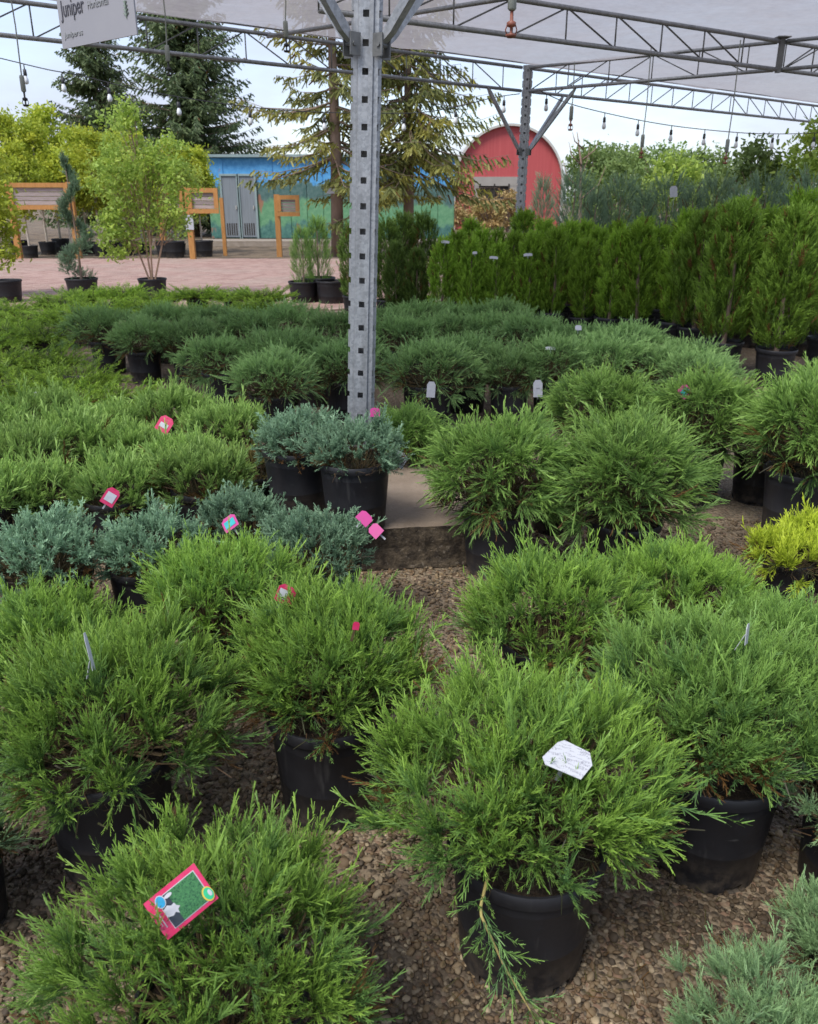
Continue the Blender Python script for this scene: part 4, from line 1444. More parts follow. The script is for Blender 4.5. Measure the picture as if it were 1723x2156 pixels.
def clump_birch_meshes():
    rng = np.random.default_rng(401)
    C = np.concatenate([ellipsoid_points(rng, 95, (-.22, 0, 1.95), (.62, .6, 1.05), .2), ellipsoid_points(rng, 80, (.42, .1, 1.85), (.48, .5, .85), .2),
                        ellipsoid_points(rng, 30, (-.45, -.1, 1.15), (.35, .35, .5), .2), ellipsoid_points(rng, 14, (-.1, 0, 2.9), (.12, .12, .3), .1)])
    cr = leaf_cloud(401, C, rng.uniform(.10, .24, len(C)), 42, .055, 'clump_birch')
    tr = MB()
    for q in ((-.55, .05, 2.2), (-.15, .1, 2.8), (.12, -.1, 2.3), (.55, .1, 2.2)):
        tr.tube([(q[0] * .06, q[1] * .06, .28), (q[0] * .45, q[1] * .5, 1.0), (q[0] * .8, q[1], 1.7), q], [.017, .014, .010, .004], 6)
    for p in C[::2]:
        z = max(.9, p[2] - .5)
        tr.tube([(p[0] * .4, p[1] * .3, z), (p[0] * .75, p[1] * .7, p[2] - .15), tuple(p)], [.007, .005, .002], 4, cap=False)
    return cr, tr.mesh('trunk', 'birch_bark')


clump = clump_birch_meshes()
tree_thing('clump_birch', 'multi-stemmed young birch in a low pot on the brick paving', 'tree', (gx(322, 13.5, .2), 13.5, 0), clump, 0, None, .92)
edge = young_tree(402, 2.6, .35, .5, 'birch_bark', 'birch', 130, 40, .07)
tree_thing('weeping_shrub', 'yellow-green weeping tree cut by the left edge above its black pot', 'tree', (gx(-25, 13.6, .8), 13.6, 0), edge, .3, pot=None)
pe2 = thing('nursery_pot', 'black square-shouldered pot at the left edge on the paving', 'plant pot', (gx(14, 12.9, .15), 12.9, 0))
add_pot(pe2, 'big')
yt = [young_tree(411 + i, rh, 1.2, .62, 'pale_bark', 'birch') for i, rh in enumerate((3.6, 3.9, 3.3))]
ROWT = [(-20, 24.5, 1.0), (40, 25.5, 1.05), (62, 23.6, .9), (100, 25.0, 1.0), (128, 26.2, 1.1), (150, 24.2, .86), (185, 25.4, .95), (212, 24.4, .9), (245, 25.8, .95), (268, 24.6, .9), (300, 25.6, .9), (350, 24.6, .84), (376, 25.2, .85), (425, 25.8, .8)]
for k, (u, Y, s) in enumerate(sorted(ROWT)):
    tree_thing('nursery_tree', f'yellow-green potted young tree beyond the paving, {ORD[k]} from the left in its row', 'tree', (gx(u, Y, .3), Y, 0), yt[k % 3], k * 1.1, 'potted young trees beyond the paving', s)
for k, (u, Y) in enumerate([(350, 23.9), (368, 23.7), (428, 24.1)]):
    t = thing('nursery_pot', ['black pot left of the middle timber sign post', 'black pot against the middle timber sign post', 'black pot right of the middle timber sign post'][k], 'plant pot', (gx(u, Y, .2), Y, 0), 0, 'black pots by the timber signs', 1.2)
    add_pot(t, 'big')


# ------------------------------------------------------------------ spruces
def spruce_meshes(seed, H, clear, Rmax, mat, step=.34, per=6, droop=.5, twig=.42, density=.13, width=.07, trunk_r=.17, bare=0.0, power=.75):
    rng = np.random.default_rng(seed)
    P0, P1, W0, W1, T0, T1, tone, S = [], [], [], [], [], [], [], []
    tr = MB()
    tr.tube([(0, 0, 0), (.03, 0, H * .3), (.0, .03, H * .65), (0, 0, H)], [trunk_r, trunk_r * .8, trunk_r * .5, .02], 10)
    z = clear
    while z < H - .15:
        f = (z - clear) / (H - clear)
        for b_ in range(per):
            az = rng.uniform(0, 6.283)
            ln = Rmax * (1 - f) ** power * rng.uniform(.65, 1.1) + .12
            lift = .25 - droop * (1 - f * .8) * rng.uniform(.6, 1.2)
            d = np.array([math.cos(az), math.sin(az), 0])
            sd = np.array([-math.sin(az), math.cos(az), 0])
            m_ = max(3, int(ln / density))
            tn = rng.uniform(0, .75)
            base = np.array([0, 0, z + rng.uniform(-.12, .12)])
            def pt(t):
                return base + d * ln * t + np.array([0, 0, ln * (lift * t * 1.2 + .32 * t ** 3 * droop)])
            if ln > .5:
                tr.tube([tuple(pt(t)) for t in (0, .35, .7, 1)], [.028 * ln / 3 + .006, .016 * ln / 3 + .005, .008, .004], 4, cap=False)
            for i in range(m_):
                t = bare + (1 - bare) * (i + rng.uniform(0, 1)) / m_
                p = pt(min(t, 1))
                for sgn in (-1, 1):
                    tl = twig * (1.1 - .55 * t) * rng.uniform(.6, 1.2)
                    dd = sd * sgn * rng.uniform(.35, .9) + d * rng.uniform(.3, .8) + np.array([0, 0, -droop * rng.uniform(.3, 1.3)])
                    dd /= np.linalg.norm(dd)
                    e = p + dd * tl
                    for a0, a1, w in ((0, .55, 1.0), (.5, 1.0, .85)):
                        P0.append(p + dd * tl * a0); P1.append(p + dd * tl * a1 + np.array([0, 0, -.05 * a1]))
                        W0.append(width * w * .8); W1.append(width * w * .6); T0.append(a0); T1.append(a1)
                        tone.append(min(.985, max(0, tn + rng.uniform(-.15, .25))) if rng.uniform() > .01 else 1.0)
                    q = p + dd * tl * .5
                    d3 = dd + rng.normal(0, .6, 3); d3 /= np.linalg.norm(d3)
                    P0.append(q); P1.append(q + d3 * tl * .45); W0.append(width * .7); W1.append(width * .4); T0.append(.5); T1.append(1); tone.append(tn)
        z += step * rng.uniform(.8, 1.2)
    P0, P1 = np.array(P0), np.array(P1)
    D = unit(P1 - P0)
    S = unit(np.cross(D, rng.normal(size=D.shape)))
    return strip_mesh('crown', P0, P1, S, np.array(W0), np.array(W1), np.array(T0), np.array(T1), np.array(tone), mat), tr.mesh('trunk', 'bark', True)


tree_thing('spruce_tree', 'tall dense dark green spruce behind the birch, taller of the two dark ones', 'spruce', (gx(402, 38, 3), 38, 0), spruce_meshes(501, 10.6, .8, 4.0, 'spruce', .25, 10, .5, .5, .13, .09, power=.55), 0, pot=None)
tree_thing('spruce_tree', 'dark green spruce at left, shorter of the two dark ones', 'spruce', (gx(222, 40, 3), 40, 0), spruce_meshes(502, 8.6, .8, 3.1, 'spruce', .25, 10, .5, .45, .13, .09, power=.55), 0, pot=None)
tree_thing('spruce_tree', 'thin yellowing spruce with bare reddish trunk left of the near post', 'spruce', (gx(707, 24.3, 2), 24.3, 0),
           spruce_meshes(503, 9.2, 2.5, 2.75, 'spruce_old', .42, 6, .62, .46, .12, .065, .19, .10, power=.6), 0, pot=None)
tree_thing('spruce_tree', 'olive drooping spruce with limbed-up trunk right of the near post', 'spruce', (gx(860, 25.5, 2), 25.5, 0),
           spruce_meshes(504, 9.0, 2.3, 2.9, 'spruce_old', .32, 7, .85, .52, .12, .07, .17, .08, power=.6), 1, pot=None)
an = MB().box((0, 0, 0), (.42, .02, .13)).build('arrow_sign', 'white', None, False, (gx(703, 24.05, 1.9), 24.3 - .25, zat(402, 24.05)))
an['label'] = 'small white notice nailed to the trunk of the yellowing spruce'
an['category'] = 'sign'

# ------------------------------------------------------------------ mural building
BY = 31.0
bx0, bx1 = gx(440, BY, 1.5), gx(957, BY, 1.5)
bz0, bz1 = zat(502, BY), zat(331, BY)
mb_ = thing('mural_building', 'long low building painted with a blue sky and green landscape mural', 'building', ((bx0 + bx1) / 2, BY, 0))
w_ = bx1 - bx0
wall = MB().box((0, 1.6, (bz0 + bz1) / 2), (w_, 3.2, bz1 - bz0)).build('wall', 'mural', mb_)
for i in range(15):
    xx = -w_ / 2 + w_ * (i + .5) / 15
    if not (gx(462, BY, 1.5) < xx + mb_.location.x < gx(546, BY, 1.5)):
        MB().box((xx, -.012, (bz0 + bz1) / 2), (w_ / 15 - .03, .024, bz1 - bz0 - .04)).build('wall_panel', 'mural', mb_)
MB().box((0, 1.55, bz1 + .045), (w_ + .16, 3.5, .09)).build('roof', 'door_trim', mb_)
for k, (u0, u1) in enumerate([(468, 503), (505, 540)]):
    x0, x1 = gx(u0, BY, 1.5) - mb_.location.x, gx(u1, BY, 1.5) - mb_.location.x
    z1 = zat(370, BY)
    d_ = MB().box(((x0 + x1) / 2, -.03, (bz0 + z1) / 2 + .02), (x1 - x0 - .04, .05, z1 - bz0 - .06)).build('door', 'door_grey', mb_)
    fr = MB()
    for xx in (x0, x1):
        fr.box((xx, -.04, (bz0 + z1) / 2), (.07, .09, z1 - bz0))
    fr.box(((x0 + x1) / 2, -.043, z1 + .03), (x1 - x0 + .07, .1, .07))
    fr.build('door_frame', 'door_trim', d_)
    vt = MB()
    for i in range(5):
        vt.box(((x0 + x1) / 2 - .16 + i * .08, -.062, bz0 + .32), (.035, .012, .40))
    vt.build('vent', 'dark_hole', d_)  # dark slats; the shade of the vent slots is in their colour
    MB().box(((x0 + x1) / 2 + .2 * (1 if k else 1), -.08, bz0 + 1.05), (.03, .05, .12)).build('handle', 'barn_trim', d_)
dk = thing('timber_deck', 'low grey timber deck along the foot of the mural building', 'deck', ((bx0 + bx1) / 2, BY - .9, 0))
dz = bz0
for i in range(6):
    MB().box((0, -.62 + i * .235, dz - .025), (w_ + .4, .22, .04)).build('plank', 'deck_wood', dk)
for i in range(2):
    MB().box((0, -.76, dz - .12 - i * .15), (w_ + .4, .04, .135)).build('fascia_board', 'deck_wood', dk)
for i in range(6):
    MB().box((-w_ / 2 + i * w_ / 5, -.70, (dz - .05) / 2), (.12, .06, dz - .05)).build('deck_leg', 'deck_wood', dk)

# ------------------------------------------------------------------ red arched barn
QY = 46.0
qc, qr = gx(1068, QY, 2), None
zt_ = zat(260, QY)
half = (gx(1183, QY, 1.5) - gx(953, QY, 1.5)) / 2
qb = thing('arched_barn', 'red arched barn with white rim behind the far post', 'barn', (gx(1070, QY, 2), QY, 0))


def arch(k, zk=1.0, n=28):
    zc = zt_ - half
    return [(half * k, 0)] + [(half * k * math.cos(t), zc + half * k * math.sin(t)) for t in [math.pi * i / n for i in range(n + 1)]] + [(-half * k, 0)]


o1, o2 = arch(1.0), arch(.962)
fm = MB()
op = (-half * .62, half * .22, zat(372, QY))      # opening x0, x1, head height
fm.add([(x, 0, z) for x, z in o2] + [(0, 0, 0)], [tuple(list(range(len(o2)))[::-1])])
fm.build('end_wall', 'barn_red', qb)
rm = MB()
n_ = len(o1)
rm.add([(x, -.25, z) for x, z in o1] + [(x, -.25, z) for x, z in o2] + [(x, .3, z) for x, z in o1] + [(x, .3, z) for x, z in o2],
       [(i, i + 1, n_ + i + 1, n_ + i) for i in range(n_ - 1)] + [(i + n_, i + 1 + n_, 3 * n_ + i + 1, 3 * n_ + i) for i in range(n_ - 1)] + [(2 * n_ + i, 2 * n_ + i + 1, i + 1, i) for i in range(n_ - 1)])
rm.build('rim_trim', 'barn_trim', qb)
sh_ = MB()
sh_.add([(x, .3, z) for x, z in o1] + [(x, 9, z) for x, z in o1], [(i, n_ + i, n_ + i + 1, i + 1) for i in range(n_ - 1)])
sh_.build('roof_shell', 'barn_roof', qb)
pw, ph_ = op[1] - op[0], op[2]
pc = MB()
pc.box(((op[0] + op[1]) / 2, -.06, ph_ - .22), (pw + .1, .12, .44))
pc.box((op[0] + .12, -.055, ph_ / 2 - .22), (.24, .11, ph_ - .44))
pc.box((op[1] - .3, -.055, ph_ / 2 - .22), (.62, .11, ph_ - .44))
pc.build('doorway_surround', 'barn_grey', qb)
MB().box(((op[0] + op[1]) / 2 - .09, -.012, ph_ / 2 - .2), (pw - .8, .02, ph_ - .42)).build('doorway', 'dark_hole', qb)  # flat dark panel on the wall, its colour paints the unlit interior
bars = MB()
for i in range(3):
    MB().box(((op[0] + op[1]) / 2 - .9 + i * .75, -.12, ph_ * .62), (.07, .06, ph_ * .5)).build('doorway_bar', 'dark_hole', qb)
for k, (u, Y, H, r_, lab) in enumerate([(985, 41, 1.7, .9, 'tan leafless-looking shrub left before the red barn doorway'), (1030, 40, 1.5, .8, 'tan shrub in the middle before the red barn doorway'), (1070, 42, 1.8, .7, 'tan shrub just left of the far post before the barn')]):
    rngf = np.random.default_rng(580 + k)
    C = ellipsoid_points(rngf, 50, (0, 0, H * .6), (r_, r_, H * .45))
    tr = MB()
    for p in C[::3]:
        tr.tube([(0, 0, 0), (p[0] * .4, p[1] * .4, p[2] * .6), tuple(p)], [.03, .02, .008], 4, cap=False)
    tree_thing('tan_shrub', lab, 'shrub', (gx(u, Y, 1), Y, 0), (leaf_cloud(580 + k, C, rngf.uniform(.15, .3, 50), 34, .12, 'tan_leaf'), tr.mesh('trunk', 'bark')), 0, 'tan shrubs before the red barn', 1.0, None)

# ------------------------------------------------------------------ timber sign frames
def timber_sign(label, uL, uR, Y, v_top, v_bot, v_foot_extra=0, rz=0.0, legs=(True, True), nb=4, z_foot=0.0):
    xL, xR = gx(uL, Y, 1.5), gx(uR, Y, 1.5)
    zt, zb = zat(v_top, Y), zat(v_bot, Y)
    t = thing('timber_sign', label, 'sign frame', ((xL + xR) / 2, Y, 0), rz, 'timber sign frames beyond the paving')
    hw = (xR - xL) / 2
    for s_, on in zip((-1, 1), legs):
        if on:
            MB().box((s_ * (hw + .0), 0, zt / 2 - .0), (.14, .14, zt)).build('post', 'wood', t)
    b = .11
    fr = MB().box((0, -.09, zt - b / 2 - .02), (2 * hw - .02, .06, b)).build('top_rail', 'wood', t)
    MB().box((0, -.09, zb + b / 2), (2 * hw - .02, .06, b)).build('bottom_rail', 'wood', t)
    for s_ in (-1, 1):
        MB().box((s_ * (hw - .065), -.092, (zt + zb) / 2), (b, .06, zt - zb - .24)).build('side_rail', 'wood', t)
    ih = (zt - zb - 2 * b - .02) / nb
    for i in range(nb):
        MB().box((0, -.05, zb + b + ih * (i + .5)), (2 * hw - .2, .03, ih - .012)).build('board', 'grey_wood', t)
    return t


timber_sign('large timber sign frame with blank grey boards beside the spiral juniper', 22, 150, 22.8, 383, 441)
timber_sign('middle timber sign frame with a white notice on its leg, by the grey doors', 396, 462, 22.6, 394, 449, legs=(True, False))
timber_sign('timber sign frame partly behind the multi-stemmed birch', 336, 388, 24.4, 400, 452, legs=(True, False))
timber_sign('timber sign frame with one tall leg before the mural building', 583, 632, 24.0, 409, 455, legs=(True, False))
x_ = MB().box((0, 0, 0), (.10, .10, 1.55)).build('timber_post', 'wood', None, False, (gx(471, 24.5, .7), 24.5, .775))
x_['label'] = 'slim timber post standing right of the middle sign frame'; x_['category'] = 'post'
pn = MB().box((0, 0, 0), (.20, .02, .36)).build('paper_notice', 'white', None, False, (gx(397, 22.5, 1.2), 22.6 - .085, zat(468, 22.5)))
pn['label'] = 'white paper notice fixed to the leg of the middle timber sign'; pn['category'] = 'notice'

# ------------------------------------------------------------------ far trees on the right skyline
FT = [(1245, 60, 5.2, 2.4), (1310, 75, 6.0, 3.4), (1385, 70, 5.6, 3.4), (1462, 64, 5.0, 2.9), (1545, 90, 5.4, 4.4), (1630, 95, 5.6, 4.6), (1720, 85, 5.8, 4.4), (1290, 100, 6.2, 4.5), (1440, 105, 6.4, 4.8)]
for k, (u, Y, H, r_) in enumerate(sorted(FT)):
    rngf = np.random.default_rng(600 + k)
    C = ellipsoid_points(rngf, 90, (0, 0, H * .58), (r_ * .8, r_ * .8, H * .40))
    cr = leaf_cloud(600 + k, C, rngf.uniform(.5, 1.0, 90), 40, .26, 'far_leaf')
    tr = MB().tube([(0, 0, 0), (.1, 0, H * .4), (0, 0, H * .8)], [.16, .12, .04], 7)
    for p in C[::6]:
        tr.tube([(0, 0, H * .3), (p[0] * .5, p[1] * .5, p[2] * .8), tuple(p)], [.07, .04, .02], 4, cap=False)
    tree_thing('skyline_tree', f'far green tree on the right skyline, {ORD[k]} from the left', 'tree', (gx(u, Y, 2), Y, 0), (cr, tr.mesh('trunk', 'bark')), 0, 'far trees on the skyline', 1.0, None)
# nearer young leafy trees at right
for k, (u, Y, H, r_, lab) in enumerate([(1565, 15.5, 2.45, .72, 'bushy light green young tree above the hedge block, left of the taller one'), (1680, 15.0, 2.75, .62, 'light green young tree with open crown near the right edge'),
                                        (1290, 17.5, 2.35, .8, 'rounded light green shrub behind the upright junipers'), (1420, 18, 2.4, .8, 'rounded yellow-green shrub under the hanging sprinkler')]):
    m_ = young_tree(620 + k, H, .6, r_, 'bark', 'far_leaf' if k % 2 == 0 else 'clump_birch', 90, 34, .085)
    tree_thing('leafy_tree', lab, 'tree', (gx(u, Y, 1), Y, 0), m_, k, None, 1.0)
bt = MB()
bt.tube([(0, 0, 0), (.02, 0, 1.2), (-.02, .02, 2.05), (-.12, .02, 2.5)], [.035, .028, .018, .006], 6)
for a_, z0_, l_ in ((.3, 1.5, .5), (2.6, 1.65, .45), (1.2, 1.9, .4), (3.6, 2.0, .35), (.1, 2.1, .3), (2.9, 2.25, .25)):
    bt.tube([(0, 0, z0_), (.6 * l_ * math.cos(a_), .2 * l_ * math.sin(a_), z0_ + l_ * .45), (.8 * l_ * math.cos(a_), .3 * l_ * math.sin(a_), z0_ + l_)], [.014, .009, .003], 4)
deadt = bt.build('bare_tree', 'bark', None, True, (gx(1222, 14.2, 1.5), 14.2, 0))
deadt['label'] = 'leafless dark twiggy sapling against the sky behind the hedge block'; deadt['category'] = 'bare tree'

# ------------------------------------------------------------------ hanging sign with lettering
def text_mesh(body, w, h, mat):
    cu = bpy.data.curves.new('lettering', 'FONT')
    cu.body = body
    cu.extrude = .002
    o = bpy.data.objects.new('lettering_source', cu)
    col.objects.link(o)
    dg = bpy.context.evaluated_depsgraph_get()
    me_ = bpy.data.meshes.new_from_object(o.evaluated_get(dg))
    col.objects.unlink(o)
    bpy.data.objects.remove(o)
    n = len(me_.vertices)
    co = np.empty(n * 3, np.float32)
    me_.vertices.foreach_get('co', co)
    co = co.reshape(-1, 3)
    mn, mx = co.min(0), co.max(0)
    co[:, 0] = (co[:, 0] - mn[0]) / (mx[0] - mn[0]) * w
    co[:, 1] = (co[:, 1] - mn[1]) / (mx[1] - mn[1]) * h
    co[:, 2] = co[:, 2] * .5
    me_.vertices.foreach_set('co', co.ravel())
    me_.materials.clear()
    me_.materials.append(M[mat])
    me_.name = 'lettering'
    me_.update()
    return me_


SL, SR = onz(132, 103, 2.05), onz(288, 72, 2.05)
sd_ = SR - SL
sw = sd_.length
sg = thing('hanging_sign', 'grey-white hanging sign reading Juniper Horizontal under the shade cloth', 'sign', (SL.x, SL.y, SL.z), math.atan2(sd_.y, sd_.x))
MB().box((sw / 2, .004, .17), (sw, .006, .34)).build('board', 'sign_white', sg)
for body, x0, x1, zb, h, mat in (('Juniper', .04, .37, .087, .072, 'sign_ink'), ('Horizontal', .42, .69, .112, .026, 'sign_ink_pale'), ('Juniperus', .05, .31, .028, .026, 'sign_ink_pale')):
    t_ = ob('lettering', text_mesh(body, (x1 - x0) * sw, h, mat), sg)
    t_.location = (x0 * sw, -.0005, zb)
    t_.rotation_euler = (R(90), 0, 0)
sp = MB()
sp.tube([(0, 0, 0), (0, 0, .055)], .002, 5)
for i in range(4):
    for s_ in (-1, 1):
        sp.tube([(0, 0, .008 + i * .012), (s_ * (.014 - i * .002), 0, .018 + i * .012)], .0022, 5)
lo = sp.build('sprig_emblem', 'sign_ink_green', sg)
lo.location = (.90 * sw, -.001, .055)
for k in (.06, .94):
    MB().tube([(k * sw, .004, .33), (k * sw, .004, 1.04)], .002, 5).build('hanging_wire', 'steel_dark', sg)


# ------------------------------------------------------------------ hanging sprinklers
def sprinkler(label, u, v_end, Y, z_top=None, s=1.0, mat='tube_grey'):
    e = ony(u, v_end, Y)
    t = thing('hanging_sprinkler', label, 'sprinkler', e, 0, 'misting sprinklers hanging from the canopy')
    top = (ZT if z_top is None else z_top) - e.z
    MB().tube([(0, 0, .14 * s), (.01, 0, top * .5), (0, 0, top)], .0035 * s, 6).build('supply_tube', mat, t)
    MB().lathe([(.001, .15 * s), (.011 * s, .15 * s), (.013 * s, .14 * s), (.013 * s, .075 * s), (.008 * s, .07 * s), (.001, .07 * s)], 10).build('weight', mat, t, True)
    nz_ = MB().lathe([(.001, .07 * s), (.005 * s, .07 * s), (.005 * s, .045 * s), (.014 * s, .04 * s), (.014 * s, .03 * s), (.004 * s, .026 * s), (.004 * s, .012 * s), (.018 * s, .008 * s), (.012 * s, 0), (.001, 0)], 10)
    for a_ in (0, math.pi):
        nz_.tube([(.012 * s * math.cos(a_), 0, .035 * s), (.017 * s * math.cos(a_), 0, .02 * s), (.012 * s * math.cos(a_), 0, .006 * s)], .0018 * s, 4)
    nz_.build('nozzle', 'socket' if s < 1.5 else 'brass', t, True)
    return t


sprinkler('hanging sprinkler at the far left under the sign corner', 55, 224, 6.4, None, 1.3)
sprinkler('hanging sprinkler against the dark spruce, right of the sign', 357, 160, 6.6, None, 1.3)
sprinkler('hanging sprinkler just left of the near post braces', 604, 110, 6.6, None, 1.3)
sprinkler('large near sprinkler with ribbed weight and red nozzle right of the near post', 1076, 79, 4.2, None, 1.5)
sprinkler('hanging sprinkler right of the far post, leftmost against the open sky', 1201, 275, 11.5, None, 1.9)
sprinkler('hanging sprinkler on a long tube in the middle of the open sky', 1350, 333, 10.5, None, 1.7)
sprinkler('hanging sprinkler on a long tube, rightmost against the open sky', 1527, 345, 10.0, None, 1.7)


# ------------------------------------------------------------------ festoon lights
def festoon(label, pts, n_b, r=.006, s=1.0, skip=()):
    t = thing('festoon_lights', label, 'string lights', pts[0], 0, 'festoon light strings under the canopy')
    p0 = Vector(pts[0])
    q = [Vector(p) - p0 for p in pts]
    dense = []
    for i in range(len(q) - 1):
        for k in range(6):
            f = k / 6
            a_ = q[max(i - 1, 0)]; b_ = q[i]; c_ = q[i + 1]; d_ = q[min(i + 2, len(q) - 1)]
            dense.append(.5 * ((2 * b_) + (c_ - a_) * f + (2 * a_ - 5 * b_ + 4 * c_ - d_) * f * f + (3 * b_ - a_ - 3 * c_ + d_) * f ** 3))
    dense.append(q[-1])
    MB().tube([tuple(p) for p in dense], r, 6).build('cable', 'socket', t)
    for k in range(n_b):
        f = (k + .5) / n_b * (len(dense) - 1)
        i = min(int(f), len(dense) - 2)
        p = dense[i].lerp(dense[i + 1], f - i)
        so = MB().tube([(0, 0, 0), (0, 0, -.05 * s)], .006 * s, 6)
        so.lathe([(.001, -.05 * s), (.018 * s, -.055 * s), (.021 * s, -.11 * s), (.016 * s, -.12 * s), (.001, -.12 * s)], 10)
        so_ = so.build('lamp_holder', 'socket', t, True, p)
        MB().lathe([(.014 * s, -.118 * s), (.026 * s, -.15 * s), (.029 * s, -.175 * s), (.022 * s, -.198 * s), (.001, -.207 * s)], 10).build('bulb', 'glass', so_, True)
    return t


festoon('festoon light string sagging across the open sky at right', [ony(1135, 190, 12), ony(1200, 218, 12.2), ony(1300, 243, 12.4), ony(1400, 262, 12.6), ony(1500, 274, 12.8), ony(1600, 281, 13.0), ony(1723, 279, 13.2), ony(1850, 262, 13.4)], 10)
festoon('festoon light string crossing the sky at the far left', [ony(-60, 108, 10.2), ony(0, 122, 10.3), ony(100, 146, 10.4), ony(165, 158, 10.5), ony(300, 190, 10.7), ony(450, 215, 11), ony(600, 232, 11.2), ony(745, 238, 11.4)], 7)
festoon('festoon light string from the near post towards the far post before the olive spruce', [ony(800, 238, 11.5), ony(880, 237, 11.6), ony(960, 225, 11.8), ony(1040, 205, 12), ony(1095, 197, 12)], 3)


# ------------------------------------------------------------------ plant tags
def tag(label, pos, w, h, yaw, pitch, roll, card, stake=.16, extra=None, name='plant_tag', stake_mat='white'):
    t = thing(name, label, 'plant tag', pos)
    t.rotation_euler = Matrix.LocToRot if False else (0, 0, 0)
    rot = Matrix.Rotation(yaw, 4, 'Z') @ Matrix.Rotation(pitch, 4, 'X') @ Matrix.Rotation(roll, 4, 'Y')
    t.matrix_basis = Matrix.Translation(pos) @ rot @ Matrix.Scale(.85, 4)
    b = MB()
    n = 8
    pr = [(-w / 2, -h / 2 + h * .0), (w / 2, -h / 2), (w / 2, h * .30), (w * .28, h / 2), (-w * .28, h / 2), (-w / 2, h * .30)]
    vs_ = [(x, -.0008 + .10 * x * x, z) for x, z in pr] + [(x, .0008 + .10 * x * x, z) for x, z in pr]
    k = len(pr)
    b.add(vs_, [tuple(range(k)), tuple(reversed(range(k, 2 * k)))] + [(i, (i + 1) % k, k + (i + 1) % k, k + i) for i in range(k)])
    b.build('card', card, t)
    MB().box((0, .0035 + .012, -h / 2 - stake / 2 + .012), (.007, .0016, stake + .03), Matrix.Rotation(R(25), 3, 'X')).build('stake', stake_mat, t)
    if extra:
        for nm, mat, x0, x1, z0, z1 in extra:
            MB().box(((x0 + x1) / 2 * w, -.0022, (z0 + z1) / 2 * h), (abs(x1 - x0) * w, .0012, abs(z1 - z0) * h)).build(nm, mat, t)
    return t


PIC = [('picture_panel', 'teal', -.36, .36, -.30, .22)]
GPIC = [('picture_panel', 'photo_green', -.36, .36, -.30, .22)]

# the big red tag on the front juniper: pink card, printed bush, oval and pale pot picture, green and gold emblem
bt_pos = onz(380, 1897, .535)
BT = thing('plant_tag', 'large pink-red plant tag printed with a green bush on the front juniper', 'plant tag', bt_pos)
view = (Vector((0, 0, EYE)) - bt_pos).normalized()
xr = Vector((1, 0, 0)); xr = (xr - view * xr.dot(view)).normalized()
yu = view.cross(xr)
BT.matrix_basis = Matrix.Translation(bt_pos) @ Matrix((xr, yu, view)).transposed().to_4x4() @ Matrix.Rotation(R(-50), 4, 'Z') @ Matrix.Rotation(R(16), 4, 'X') @ Matrix.Scale(.80, 4)
bw_, bh_ = .076, .100
def curvez(x):
    return -.9 * max(0, x - .01) ** 2 * 6
def plate(name, mat, poly, z, parent=BT, th=.0008):
    k = len(poly)
    v = [(x, y, z + curvez(x)) for x, y in poly] + [(x, y, z - th + curvez(x)) for x, y in poly]
    return MB().add(v, [tuple(range(k)), tuple(reversed(range(k, 2 * k)))] + [(i, k + i, k + (i + 1) % k, (i + 1) % k) for i in range(k)]).build(name, mat, parent)
def grid_poly(x0, x1, y0, y1, n=6):
    return [(x0 + (x1 - x0) * i / n, y0) for i in range(n + 1)] + [(x1 - (x1 - x0) * i / n, y1) for i in range(n + 1)]
def oval(cx, cy_, rx, ry, n=20):
    return [(cx + rx * math.cos(2 * math.pi * i / n), cy_ + ry * math.sin(2 * math.pi * i / n)) for i in range(n)]
def split_plate(name, mat, x0, x1, y0, y1, z, n=6):
    b = MB()
    for i in range(n + 1):
        x = x0 + (x1 - x0) * i / n
        b.v += [(x, y0, z + curvez(x)), (x, y1, z + curvez(x)), (x, y0, z - .0008 + curvez(x)), (x, y1, z - .0008 + curvez(x))]
    for i in range(n):
        q = i * 4
        b.f += [(q, q + 4, q + 5, q + 1), (q + 2, q + 3, q + 7, q + 6), (q, q + 2, q + 6, q + 4), (q + 1, q + 5, q + 7, q + 3)]
    b.f += [(0, 1, 3, 2), (n * 4, n * 4 + 2, n * 4 + 3, n * 4 + 1)]
    return b.build(name, mat, BT)
split_plate('card', 'pink', -.038, .040, -.056, .056, 0)
split_plate('white_keyline', 'white', -.029, .033, -.034, .048, .0008)
split_plate('picture_panel', 'photo_green', -.0275, .0315, -.0325, .0465, .0016)
split_plate('dark_strip', 'photo_dark', -.0275, .0315, -.0325, -.012, .0022, 4)
plate('white_oval', 'white', oval(-.021, -.029, .012, .0095), .0027)
plate('blue_oval', 'blue_print', oval(-.021, -.029, .0105, .008), .0034)
plate('pale_figure', 'white', [(-.006, -.032), (.009, -.033), (.013, -.022), (.010, -.016), (.016, -.011), (.009, -.010), (.006, -.004), (.001, -.009), (-.005, -.010), (-.004, -.017), (-.009, -.023)], .0029)
plate('white_chip', 'white', oval(-.022, -.012, .0035, .008), .0029)
plate('gold_ring', 'gold_print', oval(.022, .047, .014, .0105), .0030)
plate('green_emblem', 'logo_green', oval(.022, .048, .0115, .0085), .0037)
plate('pale_emblem', 'white', oval(.022, .051, .006, .0035), .0044)
split_plate('print_line', 'white', -.014, .022, -.044, -.0425, .0010, 3)
split_plate('print_line', 'white', -.010, .016, -.049, -.048, .0010, 3)
MB().box((.01, -.03, -.04), (.010, .0016, .075)).build('stake', 'pink', BT)

